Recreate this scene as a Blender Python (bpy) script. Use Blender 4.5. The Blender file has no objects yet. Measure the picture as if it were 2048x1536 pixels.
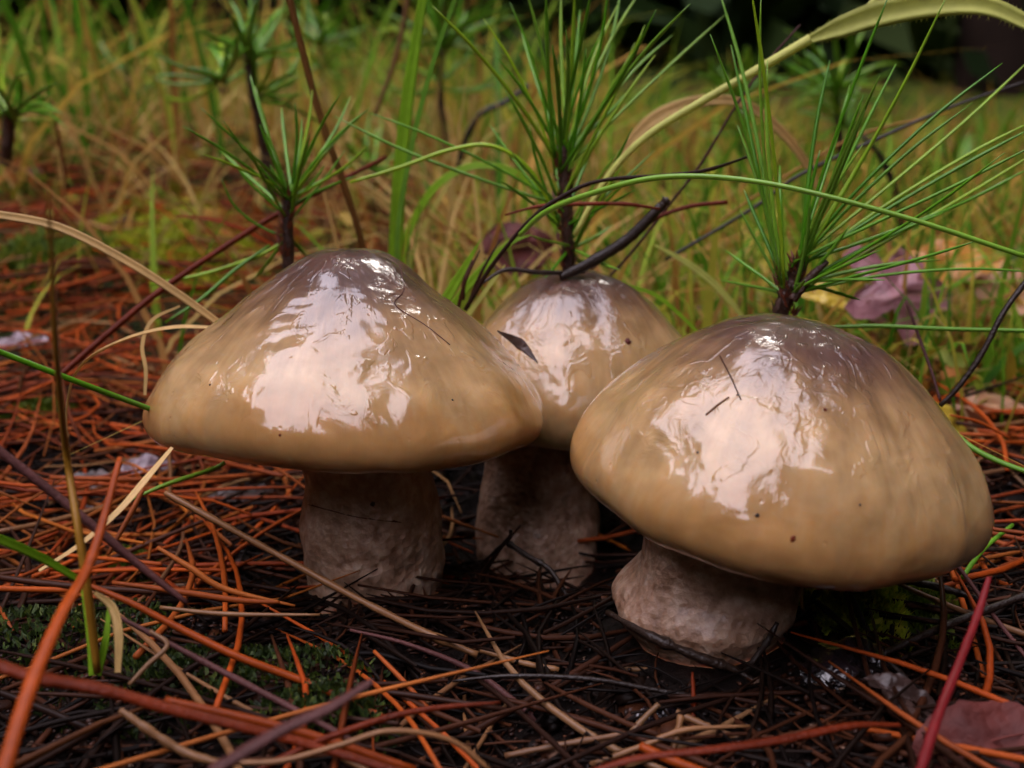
import bpy, math, random
import numpy as np
from mathutils import Vector, Matrix, noise as mnoise

R = math.radians
random.seed(7)
rng = np.random.default_rng(7)
S = 0.01                      # everything below is written in centimetres and stored in metres
scene = bpy.context.scene
COL = scene.collection

# ------------------------------------------------------------------ camera
CAM_H, PITCH, FPX = 10.2, 17.0, 2196.0
cam = bpy.data.cameras.new('camera')
cam_o = bpy.data.objects.new('camera', cam)
COL.objects.link(cam_o)
cam.sensor_width = 36.0
cam.lens = 36.0 * FPX / 2048.0
cam.clip_start = 0.004
cam.clip_end = 400.0
cam_o.location = (0, 0, CAM_H * S)
cam_o.rotation_euler = (R(90 - PITCH), 0, 0)
cam.dof.use_dof = True
cam.dof.focus_distance = 0.178
cam.dof.aperture_fstop = 21.0
scene.camera = cam_o

# ------------------------------------------------------------------ sky, sun, exposure
SUN_EL, SUN_AZ = 44.0, 14.0        # azimuth measured clockwise from +Y
world = bpy.data.worlds.new('World')
scene.world = world
world.use_nodes = True
wn, wl = world.node_tree.nodes, world.node_tree.links
wn.clear()
wo = wn.new('ShaderNodeOutputWorld'); bg = wn.new('ShaderNodeBackground')
sky = wn.new('ShaderNodeTexSky'); sky.sky_type = 'NISHITA'; sky.sun_disc = False
sky.sun_elevation = R(SUN_EL); sky.sun_rotation = R(SUN_AZ)
wtc = wn.new('ShaderNodeTexCoord'); wno = wn.new('ShaderNodeTexNoise'); wra = wn.new('ShaderNodeValToRGB')
wno.inputs['Scale'].default_value = 2.2; wno.inputs['Detail'].default_value = 6
wra.color_ramp.elements[0].position = 0.3; wra.color_ramp.elements[0].color = (8.6, 7.7, 8.9, 1)
wra.color_ramp.elements[1].position = 0.7; wra.color_ramp.elements[1].color = (10.8, 9.7, 11.0, 1)
wmix = wn.new('ShaderNodeMixRGB'); wmix.inputs[0].default_value = 0.9
wl.new(wtc.outputs['Generated'], wno.inputs['Vector']); wl.new(wno.outputs['Fac'], wra.inputs['Fac'])
wl.new(sky.outputs['Color'], wmix.inputs[1]); wl.new(wra.outputs['Color'], wmix.inputs[2])
wl.new(wmix.outputs['Color'], bg.inputs['Color']); wl.new(bg.outputs['Background'], wo.inputs['Surface'])
bg.inputs['Strength'].default_value = 0.15
sun = bpy.data.lights.new('sun', 'SUN')
sun.energy = 0.5; sun.angle = R(16); sun.color = (1.0, 0.93, 0.82)
sun_o = bpy.data.objects.new('sun', sun); COL.objects.link(sun_o)
_sd = Vector((math.sin(R(SUN_AZ)) * math.cos(R(SUN_EL)), math.cos(R(SUN_AZ)) * math.cos(R(SUN_EL)), math.sin(R(SUN_EL))))
sun_o.rotation_euler = _sd.to_track_quat('Z', 'Y').to_euler()
scene.view_settings.view_transform = 'Standard'
scene.view_settings.look = 'None'
scene.view_settings.exposure = 1.75
scene.view_settings.gamma = 1.0
scene.render.engine = 'CYCLES'
scene.cycles.max_bounces = 8
scene.cycles.use_denoising = True

# ------------------------------------------------------------------ pixel <-> place helpers
cp, sp = math.cos(R(PITCH)), math.sin(R(PITCH))
def ray(x, y):
    u, v = (x - 1024) / FPX, -(y - 768) / FPX
    return Vector((u, cp + sp * v, -sp + cp * v))
def at(x, y, Y):
    """point (cm) seen at photo pixel x, y at Y cm in front of the camera"""
    d = ray(x, y)
    k = Y / d.y
    return Vector((d.x * k, Y, CAM_H + d.z * k))
def on(x, y, h=0.0):
    """point (cm) at height h above the local ground"""
    d = ray(x, y)
    k = (CAM_H - h) / -d.z
    for _ in range(12):
        p = d * k
        k = (CAM_H - h - float(gz(p.x, p.y))) / -d.z
    p = d * k
    return Vector((p.x, p.y, CAM_H + p.z))
def proj(x, y, z):
    zz = z - CAM_H
    f = y * cp - zz * sp
    f = np.maximum(f, 0.01)
    return 1024 + FPX * x / f, 768 - FPX * (y * sp + zz * cp) / f, f

_ph = rng.uniform(0, 6.28, 24)
_an = rng.uniform(0, 6.28, 12)
def gz(x, y):
    x = np.asarray(x, float); y = np.asarray(y, float)
    z = 0
    wl_ = [2.1, 2.9, 3.7, 4.9, 6.3, 8.5, 11.5, 17, 26, 60, 150, 420]
    am_ = [.05, .07, .09, .11, .13, .15, .16, .18, .25, .8, 2.2, 6.0]
    d = np.sqrt(x * x + (y - 18) ** 2)
    for i, (w, a) in enumerate(zip(wl_, am_)):
        s = 1.0 if w < 40 else np.clip((d - 40) / 150.0, 0, 1)
        z = z + a * s * np.sin(6.283 / w * (x * math.cos(_an[i]) + y * math.sin(_an[i])) + _ph[i])
    z = z - 0.9 * np.exp(-((x - 1.3) ** 2 + (y - 22.5) ** 2) / 8.0)
    z = z + 1.25 / (1 + np.exp((y - 18.9 + .12 * np.abs(x - 1)) / .8))          # litter heaped before the stems
    q = np.clip((y - 23) / 45.0, 0, 1) * np.clip((.10 - x / np.maximum(y, 1.0)) / .4, 0, 1)
    z = z + 3.4 * q * q * (3 - 2 * q) * np.exp(-np.clip(y - 90, 0, 9e9) / 200)                # bank rising at left
    z = z + 0.5 * np.clip((d - 25) / 60.0, 0, 1)
    return z

# ------------------------------------------------------------------ materials
MATS = {}
def base_mat(name):
    m = bpy.data.materials.new(name); m.use_nodes = True
    nt = m.node_tree
    b = nt.nodes['Principled BSDF']
    MATS[name] = m
    return m, nt, b
def node(nt, t, **kw):
    n = nt.nodes.new(t)
    for k, v in kw.items():
        if k in n.inputs.keys(): n.inputs[k].default_value = v
        else: setattr(n, k, v)
    return n
def ramp(nt, stops, interp='LINEAR'):
    r = nt.nodes.new('ShaderNodeValToRGB'); cr = r.color_ramp; cr.interpolation = interp
    while len(cr.elements) < len(stops): cr.elements.new(0.5)
    for e, (p, c) in zip(cr.elements, stops):
        e.position = p; e.color = (*c, 1) if len(c) == 3 else c
    return r
def math_n(nt, op, a, b=None, c=None):
    n = nt.nodes.new('ShaderNodeMath'); n.operation = op
    for i, v in enumerate((a, b, c)):
        if v is None: continue
        if isinstance(v, (int, float)): n.inputs[i].default_value = v
        else: nt.links.new(v, n.inputs[i])
    return n.outputs[0]
def mixc(nt, f, a, b, mode='MIX'):
    n = nt.nodes.new('ShaderNodeMixRGB'); n.blend_type = mode
    for i, v in enumerate((f, a, b)):
        if isinstance(v, (int, float)): n.inputs[i].default_value = v
        elif isinstance(v, tuple): n.inputs[i].default_value = (*v, 1)
        else: nt.links.new(v, n.inputs[i])
    return n.outputs[0]

def plant_mat(name, stops, rough=0.4, spec=0.5, coat=0.0, trans=0.0, island=False, scale=6.0, bump=0.15, mottled=0.35):
    """stops: the range of real colours one piece may have; picked per object or per mesh island"""
    m, nt, b = base_mat(name)
    L = nt.links
    if island:
        g = nt.nodes.new('ShaderNodeNewGeometry'); rnd = g.outputs['Random Per Island']
    else:
        oi = nt.nodes.new('ShaderNodeObjectInfo'); rnd = oi.outputs['Random']
    cr = ramp(nt, stops); L.new(rnd, cr.inputs['Fac'])
    tc = nt.nodes.new('ShaderNodeTexCoord')
    mp = nt.nodes.new('ShaderNodeMapping'); mp.inputs['Scale'].default_value = (100, 100, 100)
    L.new(tc.outputs['Object'], mp.inputs['Vector'])
    n1 = node(nt, 'ShaderNodeTexNoise', Scale=scale * 0.35, Detail=5.0)
    L.new(mp.outputs[0], n1.inputs['Vector'])
    n2 = node(nt, 'ShaderNodeTexNoise', Scale=scale * 3, Detail=3.0)
    L.new(mp.outputs[0], n2.inputs['Vector'])
    v = math_n(nt, 'MULTIPLY_ADD', n1.outputs['Fac'], 2 * mottled, 1 - mottled)
    v2 = math_n(nt, 'MULTIPLY_ADD', n2.outputs['Fac'], mottled, 1 - mottled * 0.5)
    vv = math_n(nt, 'MULTIPLY', v, v2)
    col = mixc(nt, 1.0, cr.outputs['Color'], vv, 'MULTIPLY')
    L.new(col, b.inputs['Base Color'])
    b.inputs['Roughness'].default_value = rough
    b.inputs['Specular IOR Level'].default_value = spec
    b.inputs['Coat Weight'].default_value = coat
    b.inputs['Coat Roughness'].default_value = 0.12
    bp = node(nt, 'ShaderNodeBump', Strength=bump, Distance=0.0004)
    L.new(n2.outputs['Fac'], bp.inputs['Height']); L.new(bp.outputs[0], b.inputs['Normal'])
    if trans > 0:
        t = nt.nodes.new('ShaderNodeBsdfTranslucent'); L.new(col, t.inputs['Color'])
        mx = nt.nodes.new('ShaderNodeMixShader'); mx.inputs[0].default_value = trans
        out = nt.nodes['Material Output']
        L.new(b.outputs[0], mx.inputs[1]); L.new(t.outputs[0], mx.inputs[2]); L.new(mx.outputs[0], out.inputs['Surface'])
    return m

RUST = [(0.0, (.24, .036, .005)), (.3, (.36, .062, .007)), (.55, (.26, .06, .012)), (.8, (.13, .022, .006)), (1.0, (.34, .10, .018))]
plant_mat('dry_needle_rust', RUST, rough=.45, coat=.0, spec=.12, mottled=.6, scale=3)
plant_mat('dry_needle_brown', [(0, (.012, .005, .003)), (.5, (.028, .010, .005)), (1, (.06, .018, .007))], rough=.45, coat=.0, spec=.12, scale=4)
plant_mat('dry_needle_tan', [(0, (.15, .075, .03)), (.5, (.20, .09, .032)), (1, (.11, .05, .022))], rough=.45, coat=.1, spec=.3, scale=4)
plant_mat('litter_mix', [(0, (.26, .038, .006)), (.2, (.08, .02, .008)), (.4, (.34, .058, .007)), (.55, (.014, .006, .003)), (.75, (.32, .09, .012)), (.9, (.05, .012, .004)), (1, (.30, .16, .06))], rough=.5, coat=.0, spec=.10, island=True, mottled=.6, scale=3)
plant_mat('litter_dark_shaded', [(0, (.004, .0025, .002)), (.5, (.010, .005, .003)), (.85, (.028, .009, .004)), (1, (.06, .02, .008))], rough=.5, coat=.0, spec=.08, island=True, scale=4)  # rotting litter, its colour also cut near black to imitate front shade
plant_mat('crumb', [(0, (.006, .004, .003)), (.5, (.02, .009, .006)), (.8, (.05, .018, .01)), (.95, (.12, .04, .015)), (1, (.20, .13, .09))], rough=.5, coat=.05, spec=.2, island=True, scale=8)
plant_mat('twig_black', [(0, (.012, .007, .005)), (1, (.025, .013, .008))], rough=.42, coat=.15, spec=.3, scale=6, bump=.8)
plant_mat('twig_red', [(0, (.085, .011, .003)), (1, (.125, .018, .004))], rough=.42, coat=.03, spec=.12, scale=5, bump=.6, mottled=.7)
plant_mat('twig_purple', [(0, (.055, .022, .02)), (1, (.085, .032, .028))], rough=.45, coat=.02, spec=.12, scale=5, bump=.5, mottled=.7)
plant_mat('stalk_brown', [(0, (.12, .05, .010)), (1, (.15, .06, .012))], rough=.5, spec=.25, scale=2, mottled=.5)
plant_mat('stalk_orange', [(0, (.17, .027, .003)), (1, (.24, .042, .005))], rough=.4, coat=.03, spec=.12, scale=2, mottled=.7)
plant_mat('stalk_crimson', [(0, (.11, .007, .009)), (1, (.14, .012, .010))], rough=.4, coat=.02, spec=.12, scale=2, mottled=.7)
plant_mat('stalk_olive', [(0, (.26, .125, .012)), (1, (.30, .14, .015))], rough=.45, spec=.25, scale=1.5, mottled=.5)
plant_mat('pine_needle', [(0, (.055, .20, .005)), (.35, (.10, .30, .008)), (.7, (.14, .32, .03)), (1, (.28, .44, .012))], rough=.35, coat=.22, spec=.35, trans=.15, scale=2, mottled=.4)
plant_mat('pine_needle_rusty', [(0, (.36, .09, .02)), (1, (.30, .07, .02))], rough=.35, coat=.2, scale=2)
plant_mat('bark_seedling', [(0, (.025, .010, .006)), (1, (.05, .018, .009))], rough=.5, scale=7, bump=1.0)
plant_mat('bud_red', [(0, (.17, .04, .018)), (1, (.11, .03, .015))], rough=.45, scale=7, bump=1.0)
plant_mat('blade_green', [(0, (.24, .46, .02)), (1, (.30, .54, .025))], rough=.45, spec=.3, trans=.35, scale=1.5)
plant_mat('blade_pale', [(0, (.56, .60, .13)), (1, (.60, .62, .16))], rough=.5, spec=.3, trans=.3, scale=1.5)
plant_mat('blade_straw', [(0, (.60, .40, .14)), (1, (.66, .44, .18))], rough=.5, spec=.3, trans=.3, scale=2)
plant_mat('grass_field_green', [(0, (.04, .14, .008)), (.25, (.11, .28, .014)), (.45, (.22, .38, .03)), (.62, (.42, .44, .05)), (.8, (.54, .32, .06)), (1, (.26, .11, .03))], rough=.6, spec=.12, trans=.45, island=True, scale=1)
plant_mat('grass_field_straw', [(0, (.42, .27, .08)), (.35, (.52, .36, .12)), (.6, (.34, .30, .06)), (.8, (.38, .16, .04)), (1, (.58, .38, .13))], rough=.6, spec=.12, trans=.4, island=True, scale=1)
plant_mat('low_leaves', [(0, (.30, .26, .02)), (.25, (.16, .22, .02)), (.45, (.42, .20, .02)), (.6, (.36, .09, .02)), (.75, (.10, .05, .03)), (1, (.44, .30, .04))], rough=.5, spec=.2, trans=.3, island=True, scale=2)
plant_mat('moss_green', [(0, (.05, .10, .008)), (.6, (.12, .19, .012)), (1, (.24, .27, .02))], rough=.6, trans=.25, island=True, scale=8)
plant_mat('moss_lime', [(0, (.20, .28, .01)), (.6, (.40, .46, .02)), (1, (.58, .54, .04))], rough=.55, trans=.3, island=True, scale=8)
plant_mat('moss_shaded', [(0, (.010, .02, .003)), (.7, (.03, .06, .005)), (1, (.09, .12, .008))], rough=.6, trans=.2, island=True, scale=8)  # moss colour darkened to stand in for shade on the near ground
plant_mat('tree_foliage', [(0, (.010, .024, .005)), (.6, (.022, .045, .009)), (1, (.045, .07, .014))], spec=.15, rough=.7, island=True, scale=.02)
plant_mat('bark', [(0, (.018, .011, .008)), (1, (.03, .018, .013))], spec=.1, rough=.9, mottled=.6, scale=.25, bump=1)

def leaf_mat(name, c1, c2, rough=.4, coat=.2, trans=.25, sc=2.0):
    m, nt, b = base_mat(name); L = nt.links
    tc = nt.nodes.new('ShaderNodeTexCoord'); mp = nt.nodes.new('ShaderNodeMapping'); mp.inputs['Scale'].default_value = (100,) * 3
    L.new(tc.outputs['Object'], mp.inputs['Vector'])
    n1 = node(nt, 'ShaderNodeTexNoise', Scale=sc, Detail=6.0); L.new(mp.outputs[0], n1.inputs['Vector'])
    cr = ramp(nt, [(.35, c1), (.65, c2)]); L.new(n1.outputs['Fac'], cr.inputs['Fac'])
    n2 = node(nt, 'ShaderNodeTexVoronoi', Scale=sc * 3); n2.feature = 'DISTANCE_TO_EDGE'; L.new(mp.outputs[0], n2.inputs['Vector'])
    L.new(cr.outputs[0], b.inputs['Base Color']); b.inputs['Roughness'].default_value = rough
    b.inputs['Coat Weight'].default_value = coat; b.inputs['Coat Roughness'].default_value = .1
    bp = node(nt, 'ShaderNodeBump', Strength=.5, Distance=0.0006); L.new(n2.outputs['Distance'], bp.inputs['Height'])
    bp2 = node(nt, 'ShaderNodeBump', Strength=.5, Distance=0.001); L.new(n1.outputs['Fac'], bp2.inputs['Height']); L.new(bp.outputs[0], bp2.inputs['Normal'])
    L.new(bp2.outputs[0], b.inputs['Normal'])
    t = nt.nodes.new('ShaderNodeBsdfTranslucent'); L.new(cr.outputs[0], t.inputs['Color'])
    mx = nt.nodes.new('ShaderNodeMixShader'); mx.inputs[0].default_value = trans
    L.new(b.outputs[0], mx.inputs[1]); L.new(t.outputs[0], mx.inputs[2]); L.new(mx.outputs[0], nt.nodes['Material Output'].inputs['Surface'])
    return m
leaf_mat('leaf_purple', (.26, .10, .12), (.42, .20, .21))
leaf_mat('leaf_orange', (.50, .20, .03), (.62, .32, .05))
leaf_mat('leaf_salmon', (.55, .27, .14), (.62, .38, .20))
leaf_mat('leaf_maroon', (.06, .008, .005), (.10, .014, .008), coat=0, rough=.75, trans=.05)
leaf_mat('leaf_wet_brown', (.03, .015, .011), (.07, .038, .03), rough=.45, coat=.15, trans=0)
leaf_mat('leaf_lilac', (.16, .11, .13), (.28, .20, .22), rough=.4, coat=.3, trans=.05)
leaf_mat('leaf_green', (.07, .16, .05), (.14, .24, .09))
leaf_mat('leaf_yellow', (.50, .36, .03), (.60, .44, .05))
leaf_mat('leaf_black', (.008, .006, .008), (.02, .012, .014), rough=.08, coat=1.0, trans=0, sc=3)

# soil
m, nt, b = base_mat('forest_soil'); L = nt.links
tc = nt.nodes.new('ShaderNodeTexCoord'); mp = nt.nodes.new('ShaderNodeMapping'); mp.inputs['Scale'].default_value = (100,) * 3
L.new(tc.outputs['Object'], mp.inputs['Vector'])
n1 = node(nt, 'ShaderNodeTexNoise', Scale=1.6, Detail=9.0, Roughness=.65); L.new(mp.outputs[0], n1.inputs['Vector'])
n3 = node(nt, 'ShaderNodeTexNoise', Scale=.07, Detail=5.0); L.new(mp.outputs[0], n3.inputs['Vector'])
cr = ramp(nt, [(.3, (.003, .002, .0015)), (.55, (.008, .0045, .003)), (.75, (.022, .010, .006))]); L.new(n1.outputs['Fac'], cr.inputs['Fac'])  # wet near soil, made almost black to carry the front ground's shade
far = ramp(nt, [(.35, (.10, .05, .018)), (.5, (.10, .12, .015)), (.65, (.05, .09, .012))]); L.new(n3.outputs['Fac'], far.inputs['Fac'])
ln = nt.nodes.new('ShaderNodeVectorMath'); ln.operation = 'LENGTH'; L.new(mp.outputs[0], ln.inputs[0])
mr = nt.nodes.new('ShaderNodeMapRange'); mr.inputs['From Min'].default_value = 30; mr.inputs['From Max'].default_value = 60
L.new(ln.outputs['Value'], mr.inputs['Value'])
L.new(mixc(nt, mr.outputs[0], cr.outputs[0], far.outputs[0]), b.inputs['Base Color'])
b.inputs['Roughness'].default_value = .6; b.inputs['Specular IOR Level'].default_value = .12
bp = node(nt, 'ShaderNodeBump', Strength=1.0, Distance=0.004); L.new(n1.outputs['Fac'], bp.inputs['Height']); L.new(bp.outputs[0], b.inputs['Normal'])

def cap_mat(name, rad, seed, disc=0.38):
    m, nt, b = base_mat(name); L = nt.links
    tc = nt.nodes.new('ShaderNodeTexCoord'); mp = nt.nodes.new('ShaderNodeMapping'); mp.inputs['Scale'].default_value = (100,) * 3
    mp.inputs['Location'].default_value = (0, 0, 0)
    L.new(tc.outputs['Object'], mp.inputs['Vector'])
    off = nt.nodes.new('ShaderNodeVectorMath'); off.operation = 'ADD'; off.inputs[1].default_value = (seed * 3.1, seed * 7.7, seed)
    L.new(mp.outputs[0], off.inputs[0]); V = off.outputs[0]
    sx = nt.nodes.new('ShaderNodeSeparateXYZ'); L.new(mp.outputs[0], sx.inputs[0])
    rr = math_n(nt, 'SQRT', math_n(nt, 'ADD', math_n(nt, 'MULTIPLY', sx.outputs[0], sx.outputs[0]), math_n(nt, 'MULTIPLY', sx.outputs[1], sx.outputs[1])))
    rn = math_n(nt, 'DIVIDE', rr, rad)
    # fibres running down from the middle
    ang = math_n(nt, 'ARCTAN2', sx.outputs[1], sx.outputs[0])
    cx = nt.nodes.new('ShaderNodeCombineXYZ')
    L.new(math_n(nt, 'MULTIPLY', math_n(nt, 'COSINE', ang), 4.0), cx.inputs[0]); L.new(math_n(nt, 'MULTIPLY', math_n(nt, 'SINE', ang), 4.0), cx.inputs[1])
    L.new(math_n(nt, 'MULTIPLY_ADD', rr, .35, seed), cx.inputs[2])
    fib = node(nt, 'ShaderNodeTexNoise', Scale=3.0, Detail=5.0, Roughness=.6); L.new(cx.outputs[0], fib.inputs['Vector'])
    big = node(nt, 'ShaderNodeTexNoise', Scale=.55, Detail=3.0); L.new(V, big.inputs['Vector'])
    mid = node(nt, 'ShaderNodeTexNoise', Scale=2.2, Detail=4.0); L.new(V, mid.inputs['Vector'])
    q = math_n(nt, 'ADD', rn, math_n(nt, 'MULTIPLY_ADD', big.outputs['Fac'], .36, -.18))
    q = math_n(nt, 'ADD', q, math_n(nt, 'MULTIPLY_ADD', fib.outputs['Fac'], .26, -.13))
    cr = ramp(nt, [(0.0, (.075, .038, .030)), (disc * .85, (.105, .056, .042)), (disc + .08, (.185, .108, .058)), (disc + .24, (.33, .208, .095)), (.9, (.47, .315, .145)), (1.0, (.40, .225, .08))])
    L.new(q, cr.inputs['Fac'])
    tint = ramp(nt, [(.3, (.78, .74, .70)), (.7, (1.12, 1.1, 1.1))]); L.new(mid.outputs['Fac'], tint.inputs['Fac'])
    ft = ramp(nt, [(.3, (.90, .88, .85)), (.7, (1.05, 1.05, 1.05))]); L.new(fib.outputs['Fac'], ft.inputs['Fac'])
    c1 = mixc(nt, 1.0, cr.outputs[0], tint.outputs[0], 'MULTIPLY')
    L.new(mixc(nt, 1.0, c1, ft.outputs[0], 'MULTIPLY'), b.inputs['Base Color'])
    b.inputs['Roughness'].default_value = .40
    b.inputs['Specular IOR Level'].default_value = .2
    b.inputs['Subsurface Weight'].default_value = .6
    b.inputs['Subsurface Radius'].default_value = (1.0, .45, .2)
    b.inputs['Subsurface Scale'].default_value = .0045
    b.inputs['Coat Weight'].default_value = 1.0
    b.inputs['Coat Roughness'].default_value = .012
    b.inputs['Coat IOR'].default_value = 1.68
    # slime: broad swells, wrinkles in places, tiny pits
    w1 = node(nt, 'ShaderNodeTexNoise', Scale=1.1, Detail=2.0, Distortion=.6); L.new(V, w1.inputs['Vector'])
    w2 = node(nt, 'ShaderNodeTexNoise', Scale=2.6, Detail=4.0, Distortion=1.0); L.new(V, w2.inputs['Vector'])
    ridge = math_n(nt, 'SUBTRACT', 1.0, math_n(nt, 'MULTIPLY', math_n(nt, 'ABSOLUTE', math_n(nt, 'SUBTRACT', w2.outputs['Fac'], .5)), 6.0))
    ridge = math_n(nt, 'MAXIMUM', ridge, 0.0)
    mk = node(nt, 'ShaderNodeTexNoise', Scale=.8, Detail=3.0, Roughness=.6); 
    o2 = nt.nodes.new('ShaderNodeVectorMath'); o2.operation = 'ADD'; o2.inputs[1].default_value = (17, 5 + seed, 3); L.new(V, o2.inputs[0]); L.new(o2.outputs[0], mk.inputs['Vector'])
    mask = ramp(nt, [(.50, (0, 0, 0)), (.60, (1, 1, 1))]); L.new(mk.outputs['Fac'], mask.inputs['Fac'])
    top = nt.nodes.new('ShaderNodeMapRange'); top.inputs['From Min'].default_value = .45; top.inputs['From Max'].default_value = .15; L.new(rn, top.inputs['Value'])
    mm = math_n(nt, 'MAXIMUM', mask.outputs[0], math_n(nt, 'MULTIPLY', top.outputs[0], .25))
    rim = nt.nodes.new('ShaderNodeMapRange'); rim.inputs['From Min'].default_value = -.1; rim.inputs['From Max'].default_value = .5; L.new(sx.outputs[2], rim.inputs['Value'])
    mm = math_n(nt, 'MULTIPLY', mm, rim.outputs[0])
    rid = math_n(nt, 'MULTIPLY', ridge, mm)
    pits = node(nt, 'ShaderNodeTexVoronoi', Scale=2.6); L.new(V, pits.inputs['Vector'])
    pit = nt.nodes.new('ShaderNodeMapRange'); pit.inputs['From Min'].default_value = .02; pit.inputs['From Max'].default_value = .10; L.new(pits.outputs['Distance'], pit.inputs['Value'])
    b1 = node(nt, 'ShaderNodeBump', Strength=1.0, Distance=0.00062); L.new(w1.outputs['Fac'], b1.inputs['Height'])
    b2 = node(nt, 'ShaderNodeBump', Strength=1.0, Distance=0.00007); L.new(rid, b2.inputs['Height']); L.new(b1.outputs[0], b2.inputs['Normal'])
    b3 = node(nt, 'ShaderNodeBump', Strength=1.0, Distance=0.00006); L.new(pit.outputs[0], b3.inputs['Height']); L.new(b2.outputs[0], b3.inputs['Normal'])
    # raised runs of slime, drawn out downhill
    cz = nt.nodes.new('ShaderNodeCombineXYZ')
    L.new(math_n(nt, 'MULTIPLY', math_n(nt, 'COSINE', ang), 2.2), cz.inputs[0]); L.new(math_n(nt, 'MULTIPLY', math_n(nt, 'SINE', ang), 2.2), cz.inputs[1]); L.new(math_n(nt, 'MULTIPLY_ADD', rr, .9, seed + 5), cz.inputs[2])
    run = node(nt, 'ShaderNodeTexNoise', Scale=2.6, Detail=3.0, Distortion=.8); L.new(cz.outputs[0], run.inputs['Vector'])
    rm = nt.nodes.new('ShaderNodeMapRange'); rm.interpolation_type = 'SMOOTHSTEP'; rm.inputs['From Min'].default_value = .56; rm.inputs['From Max'].default_value = .64; L.new(run.outputs['Fac'], rm.inputs['Value'])
    b3b = node(nt, 'ShaderNodeBump', Strength=1.0, Distance=0.00007); L.new(math_n(nt, 'MULTIPLY', rm.outputs[0], rim.outputs[0]), b3b.inputs['Height']); L.new(b3.outputs[0], b3b.inputs['Normal'])
    b4 = node(nt, 'ShaderNodeBump', Strength=1.0, Distance=0.00005); L.new(fib.outputs['Fac'], b4.inputs['Height']); L.new(b3b.outputs[0], b4.inputs['Normal'])
    L.new(b4.outputs[0], b.inputs['Coat Normal']); L.new(b4.outputs[0], b.inputs['Normal'])
    return m

m, nt, b = base_mat('stem_flesh'); L = nt.links
tc = nt.nodes.new('ShaderNodeTexCoord'); mp = nt.nodes.new('ShaderNodeMapping'); mp.inputs['Scale'].default_value = (100,) * 3
L.new(tc.outputs['Object'], mp.inputs['Vector'])
n1 = node(nt, 'ShaderNodeTexNoise', Scale=3.5, Detail=6.0, Roughness=.6); L.new(mp.outputs[0], n1.inputs['Vector'])
n2 = node(nt, 'ShaderNodeTexNoise', Scale=.8, Detail=4.0); L.new(mp.outputs[0], n2.inputs['Vector'])
cr = ramp(nt, [(.3, (.24, .13, .075)), (.5, (.43, .265, .175)), (.7, (.62, .45, .33))]); L.new(n1.outputs['Fac'], cr.inputs['Fac'])
t2 = ramp(nt, [(.35, (.72, .66, .60)), (.6, (1, 1, 1))]); L.new(n2.outputs['Fac'], t2.inputs['Fac'])
L.new(mixc(nt, 1.0, cr.outputs[0], t2.outputs[0], 'MULTIPLY'), b.inputs['Base Color'])
b.inputs['Roughness'].default_value = .42; b.inputs['Subsurface Weight'].default_value = .3
b.inputs['Subsurface Radius'].default_value = (1, .5, .3); b.inputs['Subsurface Scale'].default_value = .003
b.inputs['Coat Weight'].default_value = .3; b.inputs['Coat Roughness'].default_value = .15
v = node(nt, 'ShaderNodeTexVoronoi', Scale=7.0); L.new(mp.outputs[0], v.inputs['Vector'])
bp = node(nt, 'ShaderNodeBump', Strength=.8, Distance=0.0005); L.new(v.outputs['Distance'], bp.inputs['Height'])
bp2 = node(nt, 'ShaderNodeBump', Strength=.8, Distance=0.0011); L.new(n1.outputs['Fac'], bp2.inputs['Height']); L.new(bp.outputs[0], bp2.inputs['Normal'])
L.new(bp2.outputs[0], b.inputs['Normal'])

# ------------------------------------------------------------------ object helpers
def tag(o, label=None, cat=None, group=None, kind=None):
    if label: o['label'] = label
    if cat: o['category'] = cat
    if group: o['group'] = group
    if kind: o['kind'] = kind
    return o
def mesh_obj(name, verts, faces, mat, parent=None, origin=None, smooth=True):
    """verts in cm, world place; origin (cm) becomes the object's own zero"""
    v = np.asarray(verts, dtype=np.float64).reshape(-1, 3)
    o3 = np.zeros(3) if origin is None else np.asarray(origin, float)
    me = bpy.data.meshes.new(name)
    me.from_pydata(((v - o3) * S).tolist(), [], faces)
    if smooth: me.polygons.foreach_set('use_smooth', [True] * len(me.polygons))
    me.materials.append(MATS[mat]); me.update()
    o = bpy.data.objects.new(name, me); COL.objects.link(o)
    o.location = o3 * S
    if parent is not None:
        o.parent = parent
        o.location = (o3 * S) - np.array(parent.location)
    return o
def big_mesh(name, V, F, mat, smooth=False):
    """V (n,3) cm, F (m,3) or (m,4) numpy arrays -> one object"""
    V = np.ascontiguousarray(V, dtype=np.float32) * S; F = np.ascontiguousarray(F, dtype=np.int32)
    me = bpy.data.meshes.new(name)
    k = F.shape[1]
    me.vertices.add(len(V)); me.vertices.foreach_set('co', V.ravel())
    me.loops.add(F.size); me.loops.foreach_set('vertex_index', F.ravel())
    me.polygons.add(len(F)); me.polygons.foreach_set('loop_start', np.arange(0, F.size, k, dtype=np.int32))
    me.polygons.foreach_set('loop_total', np.full(len(F), k, dtype=np.int32))
    if smooth: me.polygons.foreach_set('use_smooth', np.ones(len(F), dtype=bool))
    me.materials.append(MATS[mat]); me.update(calc_edges=True); me.validate()
    o = bpy.data.objects.new(name, me); COL.objects.link(o)
    return o
def empty(name, loc, **kw):
    o = bpy.data.objects.new(name, None); COL.objects.link(o)
    o.location = Vector(loc) * S; o.empty_display_size = .01
    return tag(o, **kw)
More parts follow.
